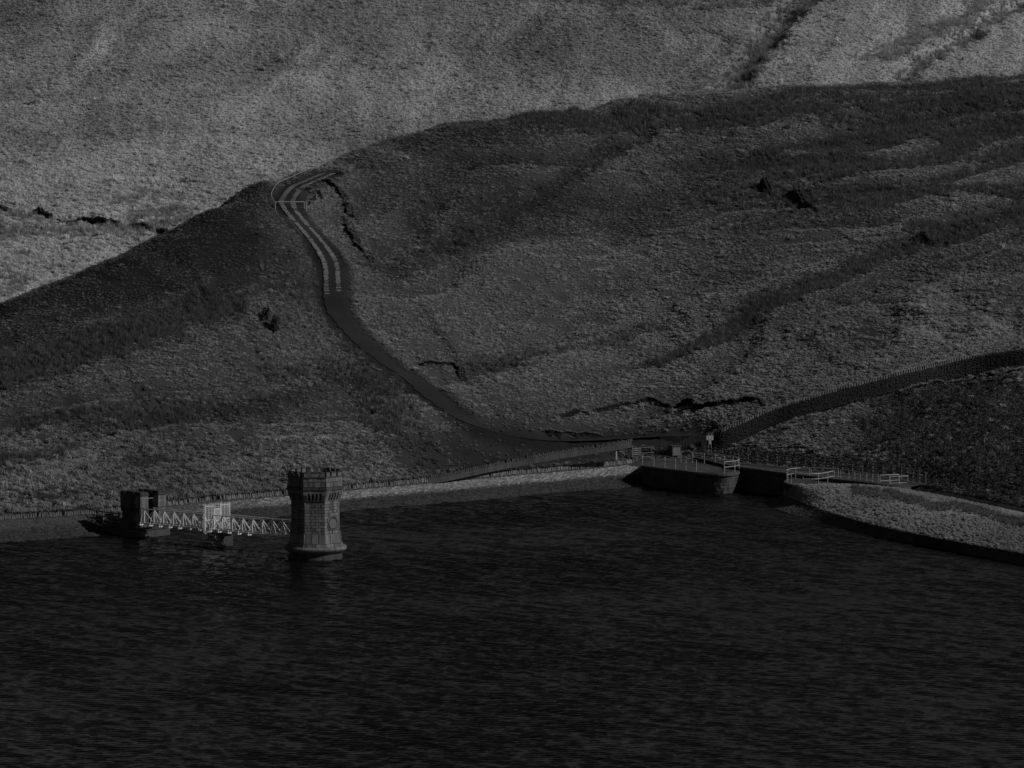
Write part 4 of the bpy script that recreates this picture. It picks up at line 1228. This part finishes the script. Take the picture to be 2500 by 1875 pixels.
bank = tag(mb.build('grassy_bank', M['bank_turf'], smooth_=True), 'grassy bank jutting into the reservoir beside the spillway', 'bank', kind='structure')
# channel floor behind it
cf = b_ + dn * 3.2; cf[:, 2] = .45; cg = b_ + dn * 8.5; cg[:, 2] = .45
ribbon(cf, cg, 3, 'channel', M['stone_dark'])
tag(bpy.data.objects['channel'], 'dark bypass channel behind the grassy bank', 'channel', kind='structure')

# ------------------------------------------------------------------ peat scarps, ruined walls, far wall
LIP = []                                                   # where turf hangs over the eroded edges
def scarp(label, pts, h=.6, name='peat_bank'):
    P = resample(smooth([tuple(p) for p in H.line(pts)], 2), .25)
    c = P[len(P) // 2]
    mb = MB(); prof_n = 6
    for i, p in enumerate(P):
        d = Vector(P[min(i + 1, len(P) - 1)] - P[max(i - 1, 0)]); d.z = 0; d.normalize()
        n = Vector((d.y, -d.x, 0)); n = n if n.y < 0 else -n
        e_ = min(1, min(i, len(P) - 1 - i) / 5.0)
        hh = h * (.12 + .88 * e_) * (.55 + .9 * float(vnoise(np.array(p[0] * 1.1), np.array(p[1] * .8), 4)))
        wob = (float(vnoise(np.array(p[0] * 1.7), np.array(p[1] * 1.7), 8)) - .5) * .5
        zt = float(H.z(p[0], p[1]))
        for o_ in (-.75, -.35, -.12, .06):
            if random.random() < .8:
                q = Vector((p[0], p[1], 0)) + n * (o_ + wob + random.uniform(-.1, .1)); LIP.append((q.x, q.y, zt + hh * (.55 if o_ < -.6 else .85 if o_ < 0 else .75)))
        for (o, z) in ((-1.1, .0), (-.55, hh * .75), (-.05, hh), (.14, hh * .9), (.05, hh * .45), (.12, -.25)):
            q = Vector((p[0], p[1], 0)) + n * (o + wob)
            mb.v.append((q.x, q.y, (zt if o > -.9 else float(H.z(q.x, q.y)) - .1) + z)); mb.t.append(.35)
    for i in range(len(P) - 1):
        for k in range(prof_n - 1): mb.f.append((i * prof_n + k, (i + 1) * prof_n + k, (i + 1) * prof_n + k + 1, i * prof_n + k + 1))
    o = mb.build(name, M['peat'])
    return tag(o, label, 'peat bank', 'eroded peat banks')
scarp('black eroded peat bank winding down beside the upper track', [(787, 440), (811, 459), (831, 471), (840, 496), (850, 517), (845, 558), (860, 585), (877, 611), (893, 619), (901, 640)], .5)
scarp('short hooked black peat bank beside the middle of the track', [(1018, 895), (1058, 894), (1109, 889), (1122, 920), (1127, 933)], .6)
scarp('long black peat bank above the level ground and the roadside wall', [(1373, 1022), (1459, 1007), (1538, 992), (1601, 985), (1665, 990), (1700, 1001), (1760, 994), (1826, 979), (1873, 990)], .65)
scarp('low black peat bank at the foot of the slope by the track end', [(1320, 1062), (1389, 1066), (1475, 1068)], .5)
scarp('black peat bank at the inner bend of the track near the gate', [(735, 468), (757, 466), (772, 472), (765, 490), (748, 500)], .5)
scarp('thin dark peat bank running along the ledge at the far right', [(2170, 972), (2230, 955), (2320, 936), (2420, 918), (2520, 905)], .45)

def ruin(label, pts, hs, group='ruined stone walls', fld=None, sz=(.16, .34), thick=.55):
    fld = fld or H
    P = resample([tuple(p) for p in fld.line(pts)], .12)
    c = P[len(P) // 2]; t = thing('ruined_wall', label, 'ruined wall', (c[0], c[1], float(fld.z(c[0], c[1]))), group)
    mb, core = MB(), MB()
    n = len(P)
    for i in range(0, n):
        p = P[i]; hh = 1.25 * float(np.interp(i / (n - 1), np.linspace(0, 1, len(hs)), hs)) * random.uniform(.85, 1.1)
        d = Vector(P[min(i + 1, n - 1)] - P[max(i - 1, 0)]); d.z = 0; d.normalize(); s = Vector((-d.y, d.x, 0))
        z0 = float(fld.z(p[0], p[1])) - .15; z = z0
        core.box((p[0], p[1], z0 + hh * .42), .16, thick * .6, hh * .84, d, s)
        while z < z0 + hh:
            h_ = random.uniform(.09, .17)
            for sg in (-1, 1):
                if random.random() < .55:
                    q = Vector((p[0], p[1], z + h_ / 2)) + s * sg * thick * random.uniform(.3, .5) + d * random.uniform(-.06, .06)
                    r = random.uniform(-.3, .3)
                    mb.box(q, random.uniform(*sz), random.uniform(.18, .3), h_, (d * math.cos(r) + s * math.sin(r)).normalized(), (s * math.cos(r) - d * math.sin(r)).normalized(), (0, 0, 1), random.random() * .6)
            z += h_
    core.build('core', M['peat'], t)
    tag(mb.build('wall_stone', M['ruin'], t), kind='stuff')
    return t
M['ruin'] = material('ruin_stone', 0.006, 0.07, 2.0, 9, 0.95, tone=0.7)
ruin('black ruined wall stub highest on the right-hand slope', [(1858, 458), (1872, 468), (1886, 480)], (.5, 1.3, .9, .2))
ruin('longest ruined wall on the right-hand slope, stepping down in lumps', [(1928, 480), (1945, 492), (1960, 505), (1980, 512), (2000, 520)], (.6, 1.3, .9, 1.0, .25))
ruin('small dark ruined wall among rushes near the right edge', [(2228, 588), (2245, 590), (2275, 598), (2300, 604)], (.3, 1.2, .45, .2))
ruin('dark pointed wall remnant left of the track, the upper of two', [(636, 785), (646, 788), (652, 782)], (.3, .9, 1.2))
ruin('dark pointed wall remnant left of the track, the lower of two', [(658, 804), (668, 812), (676, 802)], (.3, 1.2, 1.3))
ruin('broken dry-stone wall at the far left foot of the sunlit hillside', [(0, 512), (30, 525), (70, 532), (95, 524), (125, 540)], (.7, .5, .1, 1.0, .9), fld=F)
ruin('middle length of broken dry-stone wall with a flat top below the sunlit hillside', [(140, 543), (175, 550), (205, 546), (250, 551), (285, 556), (300, 564)], (.5, .6, 1.0, 1.1, 1.0, .3), fld=F)
ruin('tumbled end of the dry-stone wall where the ridge hides it', [(318, 560), (350, 562), (375, 572), (400, 574), (425, 580)], (1.0, 1.0, .7, .9, .5), fld=F)

# ------------------------------------------------------------------ gate and guard rails on the track
g0_, g1_ = H.hit(672, 512), H.hit(748, 511)
gz = (g0_.z + g1_.z) / 2; g1_ = WY(748, 510, g0_.y + .6); g1_.z = gz; g0_.z = gz
tg_ = thing('track_gate', 'single-bar metal gate closed across the upper track', 'gate', tuple((g0_ + g1_) / 2))
u_ = lambda p, h: Vector((p.x, p.y, p.z + h))
MB().tube([u_(g0_, -.4), u_(g0_, 1.0)], .06).build('post', M['galvanised'], tg_)
MB().tube([u_(g1_, -.2), u_(g1_, 1.05)], .07).build('post', M['galvanised'], tg_)
i1 = g0_.lerp(g1_, .93)
MB().tube([u_(g0_, .92), u_(i1, .92)], .05).build('top_bar', M['galvanised'], tg_)
MB().tube([u_(i1, .08), u_(i1, .95)], .05).build('stile', M['galvanised'], tg_)
MB().tube([u_(g0_.lerp(g1_, .3), .9), u_(i1, .12)], .03).build('brace', M['dark_metal'], tg_)
def guard(label, pts, hgt=.75, step=1.6):
    P = smooth([tuple(p) for p in pts], 2)
    t = thing('guard_rail', label, 'guard rail', tuple(P[len(P) // 2]), 'guard rails along the track')
    MB().tube([Vector(p) + Vector((0, 0, hgt)) for p in P], .05).build('rail', M['timber_pale'], t)
    for q in resample(P, step):
        MB().box(Vector(q) + Vector((0, 0, hgt / 2 - .15)), .09, .09, hgt + .3).build('post', M['timber'], t)
def side_line(i0, i1, off):
    out = []
    for i in range(i0, i1, 3):
        d = Vector(ROAD[i + 1] - ROAD[i - 1]); d.z = 0; d.normalize()
        q = Vector(ROAD[i]) + Vector((d.y, -d.x, 0)) * off
        out.append(Vector((q.x, q.y, float(H.z(q.x, q.y)))))
    return out
ig = int(np.argmin([(p[0] - (g0_.x + g1_.x) / 2) ** 2 + (p[1] - g0_.y) ** 2 for p in ROAD]))
guard('pale guard rail curving round the outside of the bend above the gate', side_line(3, ig, ROADW + .9))
ih = int(np.argmin([abs(to_px(*p)[1] - 600) + (500 if to_px(*p)[0] > 830 else 0) for p in ROAD]))
guard('thin guard rail beside the track just below the gate', side_line(ig + 3, ih, ROADW + .7), .55)

# ------------------------------------------------------------------ vegetation nobody could count (instanced clumps)
SRC = bpy.data.collections.new('clump_sources')
def clump(name, mat, n, fn):
    vs, fs = [], []
    for _ in range(n): fn(vs, fs)
    me = bpy.data.meshes.new(name); me.from_pydata(vs, [], fs); me.materials.append(mat); me.update()
    o = bpy.data.objects.new(name, me); return o
def blade(vs, fs, path, w):
    k = len(vs)
    for i, p in enumerate(path):
        d = path[min(i + 1, len(path) - 1)] - path[max(i - 1, 0)]
        s = Vector((-d.y, d.x, 0)); s = s.normalized() if s.length > 1e-5 else Vector((1, 0, 0))
        ww = w * (1 - .75 * i / (len(path) - 1))
        vs.append(tuple(p - s * ww)); vs.append(tuple(p + s * ww))
    for i in range(len(path) - 1):
        a = k + 2 * i; fs.append((a, a + 1, a + 3, a + 2))
def mop(vs, fs):
    a = random.uniform(0, 2 * math.pi); r = random.uniform(.08, .42) ; h = random.uniform(.20, .36) * (1.15 - r)
    c, s = math.cos(a), math.sin(a); r0 = random.uniform(0, .07)
    lean = Vector((.04, -.03, 0))
    blade(vs, fs, [Vector((c * r0, s * r0, 0)), Vector((c * r * .35, s * r * .35, h * .85)) + lean, Vector((c * r * .75, s * r * .75, h)) + lean, Vector((c * r * 1.1, s * r * 1.1, h * .55)) + lean], random.uniform(.014, .03))
def rushb(vs, fs):
    a = random.uniform(0, 2 * math.pi); r0 = random.uniform(0, .2); t = random.uniform(.05, .3); h = random.uniform(.35, .75)
    c, s = math.cos(a), math.sin(a)
    blade(vs, fs, [Vector((c * r0, s * r0, 0)), Vector((c * (r0 + t * .4), s * (r0 + t * .4), h * .6)), Vector((c * (r0 + t) + .1, s * (r0 + t), h))], random.uniform(.012, .025))
def heath(vs, fs):
    a = random.uniform(0, 2 * math.pi); e = random.uniform(0, math.pi / 2) ; r = random.uniform(.25, .5)
    p = Vector((r * math.cos(a) * math.cos(e), r * math.sin(a) * math.cos(e), .06 + r * .8 * math.sin(e)))
    n = p.normalized() + Vector((random.uniform(-.6, .6), random.uniform(-.6, .6), random.uniform(-.3, .6))); n.normalize()
    u = n.cross(Vector((.3, .2, 1))).normalized(); w = n.cross(u); z = random.uniform(.04, .09)
    k = len(vs); vs += [tuple(p - u * z), tuple(p + w * z * .6), tuple(p + u * z), tuple(p - w * z * .6)]; fs.append((k, k + 1, k + 2, k + 3))
srcs = {'straw': [clump('straw_source', M['straw'], 42, mop) for _ in range(6)],
        'pale_rush': [clump('pale_rush_source', M['pale_rush'], 34, rushb) for _ in range(4)],
        'grass': [clump('tussock_source', M['grass'], 42, mop) for _ in range(6)],
        'rush': [clump('rush_source', M['rush'], 34, rushb) for _ in range(5)],
        'heath': [clump('heather_source', M['heather'], 70, heath) for _ in range(5)]}
cols = {}
for k_, lst in srcs.items():
    c = bpy.data.collections.new(k_ + '_sources'); cols[k_] = (c, len(lst))
    for o in lst: c.objects.link(o)
def scatter(name, label, cat, key, P, tone, scl, parent=None, flat=False):
    P = np.asarray(P, np.float32); n = len(P)
    me = bpy.data.meshes.new(name); me.vertices.add(n); me.vertices.foreach_set('co', P.ravel())
    def attr(nm, ty, arr, fld='value'):
        a = me.attributes.new(nm, ty, 'POINT'); a.data.foreach_set(fld, np.asarray(arr).ravel())
    attr('tone', 'FLOAT', np.asarray(tone, np.float32))
    rot = np.stack([rng.uniform(-.15, .15, n), rng.uniform(-.15, .15, n), rng.uniform(-.45, .45, n) + math.pi * rng.integers(0, 2, n) if flat else rng.uniform(0, 6.283, n)], 1).astype(np.float32)
    attr('rot', 'FLOAT_VECTOR', rot, 'vector')
    s = np.asarray(scl, np.float32); attr('scl', 'FLOAT_VECTOR', np.stack([s * (1.3 if flat else 1), s, s * rng.uniform(.75, 1.2, n)], 1).astype(np.float32), 'vector')
    attr('pick', 'INT', rng.integers(0, cols[key][1], n).astype(np.int32))
    o = bpy.data.objects.new(name, me); COL.objects.link(o); o.parent = parent
    ng = bpy.data.node_groups.new(name, 'GeometryNodeTree')
    ng.interface.new_socket('Geometry', in_out='INPUT', socket_type='NodeSocketGeometry'); ng.interface.new_socket('Geometry', in_out='OUTPUT', socket_type='NodeSocketGeometry')
    gi, go = ng.nodes.new('NodeGroupInput'), ng.nodes.new('NodeGroupOutput')
    mp = ng.nodes.new('GeometryNodeMeshToPoints'); ip = ng.nodes.new('GeometryNodeInstanceOnPoints')
    ci = ng.nodes.new('GeometryNodeCollectionInfo'); ci.inputs['Collection'].default_value = cols[key][0]; ci.inputs['Separate Children'].default_value = True; ci.inputs['Reset Children'].default_value = True
    def na(nm, ty):
        a = ng.nodes.new('GeometryNodeInputNamedAttribute'); a.data_type = ty; a.inputs['Name'].default_value = nm; return a.outputs['Attribute']
    k = ng.links.new
    k(gi.outputs[0], mp.inputs['Mesh']); k(mp.outputs[0], ip.inputs['Points']); k(ci.outputs[0], ip.inputs['Instance'])
    ip.inputs['Pick Instance'].default_value = True
    k(na('pick', 'INT'), ip.inputs['Instance Index']); k(na('rot', 'FLOAT_VECTOR'), ip.inputs['Rotation']); k(na('scl', 'FLOAT_VECTOR'), ip.inputs['Scale'])
    k(ip.outputs[0], go.inputs[0])
    o.modifiers.new('scatter', 'NODES').node_group = ng
    return tag(o, label, cat, kind='stuff')
def jgrid(x0, x1, y0, y1, s):
    X, Y = np.meshgrid(np.arange(x0, x1, s), np.arange(y0, y1, s))
    return X.ravel() + rng.uniform(-.5, .5, X.size) * s, Y.ravel() + rng.uniform(-.5, .5, Y.size) * s
def in_view(x, y, z, m=330):
    px, py = to_px(x, y, z); return (px > -m) & (px < 2500 + m) & (py > -m)
# what must stay clear of clumps
road_d = lambda x, y: H._s(ROADD, x, y)
Hs_f = lambda x, y: H._s(Hs, x, y)
mask_wall = lambda x, y: poly_dist(x, y, top)
x, y = jgrid(-76, 92, 500, 740, .32)
z = H.z(x, y)
px, py = to_px(x, y, z)
# the slope must not be hidden behind its own ridge by much
ridge_ok = y < np.interp(px, [r[0] for r in RIDGE], [r[2] for r in RIDGE]) + 14
k0 = in_view(x, y, z) & (road_d(x, y) > ROADW + .6 + .7 * rng.uniform(0, 1, len(x))) & (Hs_f(x, y) > .7) & ridge_ok
x, y, z, px, py = x[k0], y[k0], z[k0], px[k0], py[k0]
ru, tn, dk = H._s(H.RUSH, x, y), H.tone(x, y), H._s(H.DARK, x, y)
wd, wpar, wside = mask_wall(x, y)
on_wall = (wd < 1.6) & (wpar > .001) & (wpar < .999) & (wside < 0) | (wd < .4)
heath_zone = sstep(2030, 2180, px + (fbm(x / 4, y / 4, 2, 33) - .5) * 260) * sstep(900, 1000, py - (px - 2200) * -.12) * (1 - sstep(1230, 1260, py))
stony = sstep(1770, 1800, px) * (1 - sstep(2150, 2200, px)) * sstep(1085, 1098, py - (px - 1790) * .12)
mown = (1 - sstep(3.5, 7, np.abs(0 * x))) * 0
bare = ((px > 1120) & (px < 1500) & (py > 1055) & (py < 1150)) | ((px > 960) & (px < 1130) & (py > 1060) & (py < 1150))
clear = np.where(bare, .25, 1.0) * np.where((px > 600) & (px < 800) & (py > 560) & (py < 720) & (px < 790), .8, 1) * (1 - .9 * stony)
u = rng.uniform(0, 1, len(x))
gm = (u > ru * .75) & (rng.uniform(0, 1, len(x)) < clear * (1 - dk * .35)) & ~on_wall & (rng.uniform(0, 1, len(x)) > heath_zone * .68)
size = .48 + .42 * sstep(1000, 1180, py) * sstep(1300, 700, px) + .1 * rng.uniform(-1, 1, len(x)) + .1 * sstep(2100, 2400, px) * sstep(600, 800, py)
fl = H._s(H.FLANK, x, y)
zs = z / 2.1 + (fbm(x / 16, y / 16, 3, 141) - .5) * 3.2
sheep = (np.abs(zs - np.round(zs)) < .055) & (fbm(x / 12, y / 12, 2, 151) > .47)
soil = fbm(x / 3.2, y / 2.2, 3, 161) > .735
gm &= ~((sheep | soil) & (rng.uniform(0, 1, len(x)) < .85))
rm = (u <= ru * .75) & ~on_wall & (rng.uniform(0, 1, len(x)) < .95)
scatter('moor_grass', 'tussocky moor grass covering the near hillside', 'grass', 'grass', np.stack([x, y, z], 1)[gm], np.clip(tn[gm] + rng.uniform(-.25, .3, gm.sum()), 0, 1), (size * (1 - .3 * fl) * np.exp(rng.normal(0, .3, len(x))) * np.where(rng.uniform(0, 1, len(x)) > .965, 1.7, 1))[gm], flat=True)
scatter('rush_beds', 'dark rush beds in streaks across the near hillside', 'rushes', 'rush', np.stack([x, y, z], 1)[rm], np.clip(.35 + tn[rm] * .6 + rng.uniform(-.15, .15, rm.sum()), 0, 1), rng.uniform(.7, 1.3, rm.sum()))
# pale lone tufts on both sides of the middle track
tx, ty = [], []
for _ in range(230):
    q = H.hit(random.gauss(740, 75), random.gauss(850, 62)); tx.append(tuple(q))
for _ in range(90):
    q = H.hit(random.gauss(960, 40), random.gauss(985, 28)); tx.append(tuple(q))
for _ in range(60):
    q = H.hit(random.uniform(590, 790), random.uniform(640, 780)); tx.append(tuple(q))
tx = np.array(tx); tx = tx[road_d(tx[:, 0], tx[:, 1]) > ROADW + .8]
scatter('pale_tufts', 'pale upright grass tufts beside the middle of the track', 'grass', 'pale_rush', tx, rng.uniform(.2, .6, len(tx)), rng.uniform(.6, 1.1, len(tx)))
hm = (rng.uniform(0, 1, len(x)) < heath_zone) & ~on_wall & ~gm
hx = np.stack([x, y, z], 1)[hm]
scatter('heather', 'dark heather clumps on the slope at the right edge', 'heather', 'heath', hx, np.clip(rng.uniform(.05, .6, len(hx)) + (rng.uniform(0, 1, len(hx)) > .8) * .3, 0, 1), rng.uniform(.6, 1.2, len(hx)))
# grassy bank
ii, jj = rng.uniform(0, R - 1.01, 15000), rng.uniform(0, nb - 1.01, 15000)
i0, j0 = ii.astype(int), jj.astype(int); fu, fv = (ii - i0)[:, None], (jj - j0)[:, None]
bpnt = (G[i0, j0] * (1 - fv) + G[i0, j0 + 1] * fv) * (1 - fu) + (G[i0 + 1, j0] * (1 - fv) + G[i0 + 1, j0 + 1] * fv) * fu
bpx, bpy_ = to_px(bpnt[:, 0], bpnt[:, 1], bpnt[:, 2])
rb = (np.abs(bpy_ - (1212 + (bpx - 2150) * .17 + (fbm(bpx / 60, bpx * 0, 2, 5) - .5) * 24)) < 10) & (bpx > 2080) & (rng.uniform(0, 1, len(bpx)) < .5)
scatter('bank_grass', 'tussock grass on the bank beside the spillway', 'grass', 'grass', bpnt[~rb], np.clip(.82 + (fbm(bpnt[~rb, 0] / 3, bpnt[~rb, 1] / 3, 2, 6) - .5) * .6, 0, 1), rng.uniform(.35, .7, (~rb).sum()))
scatter('bank_rushes', 'band of rushes along the grassy bank', 'rushes', 'rush', bpnt[rb], rng.uniform(.5, 1, rb.sum()), rng.uniform(.5, .8, rb.sum()))
# far hillside
x, y = jgrid(-125, 140, 745, 1040, .53)
z = F.z(x, y); k0 = in_view(x, y, z, 480)
zr = H.z(x, np.minimum(y, 789)); px, py = to_px(x, y, z)
vis = py < np.interp(px, [r[0] for r in RIDGE], [r[1] for r in RIDGE]) + 25
k0 &= vis
x, y, z, px, py = x[k0], y[k0], z[k0], px[k0], py[k0]
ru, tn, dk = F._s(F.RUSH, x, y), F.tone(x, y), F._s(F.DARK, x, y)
u = rng.uniform(0, 1, len(x))
gm = (u > ru * .7) & (rng.uniform(0, 1, len(x)) < 1 - dk * .45)
sz = .74 + .35 * sstep(300, 520, py) + .2 * rng.uniform(-1, 1, len(x))
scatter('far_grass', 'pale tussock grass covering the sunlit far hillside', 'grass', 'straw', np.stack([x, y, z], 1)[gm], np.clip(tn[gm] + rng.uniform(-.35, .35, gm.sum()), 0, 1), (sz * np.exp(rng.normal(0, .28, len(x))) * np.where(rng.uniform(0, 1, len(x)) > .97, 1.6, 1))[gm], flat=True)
rm = (u <= ru * .7)
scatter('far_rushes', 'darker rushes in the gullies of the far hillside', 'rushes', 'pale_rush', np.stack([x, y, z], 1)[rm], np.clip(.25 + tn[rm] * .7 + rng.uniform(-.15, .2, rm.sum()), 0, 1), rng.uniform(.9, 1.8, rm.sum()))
lp_ = np.array(LIP)
scatter('overhanging_turf', 'grass hanging over the lips of the peat banks', 'grass', 'grass', lp_, rng.uniform(.2, .65, len(lp_)), rng.uniform(.35, .65, len(lp_)))
# loose stones on the pitched slope behind the fence
mb = MB()
for _ in range(2600):
    a = random.uniform(1780, 2190); q = H.hit(a, 1092 + (a - 1790) * .11 + random.uniform(0, 38))
    r = random.uniform(.06, .18); zz = float(H.z(q.x, q.y)); rz = random.uniform(0, 3.1)
    mb.box((q.x, q.y, zz + r * .2), r * 2, r * 1.5, r, (math.cos(rz), math.sin(rz), 0), (-math.sin(rz), math.cos(rz), 0), (0, 0, 1), random.random() * .45 + (.5 if random.random() < .05 and a < 2000 else 0))  # the few brightest stones are painted glints
tag(mb.build('loose_stones', M['rubble']), 'dark rubble stones strewn on the slope behind the timber fence', 'stones', kind='stuff')
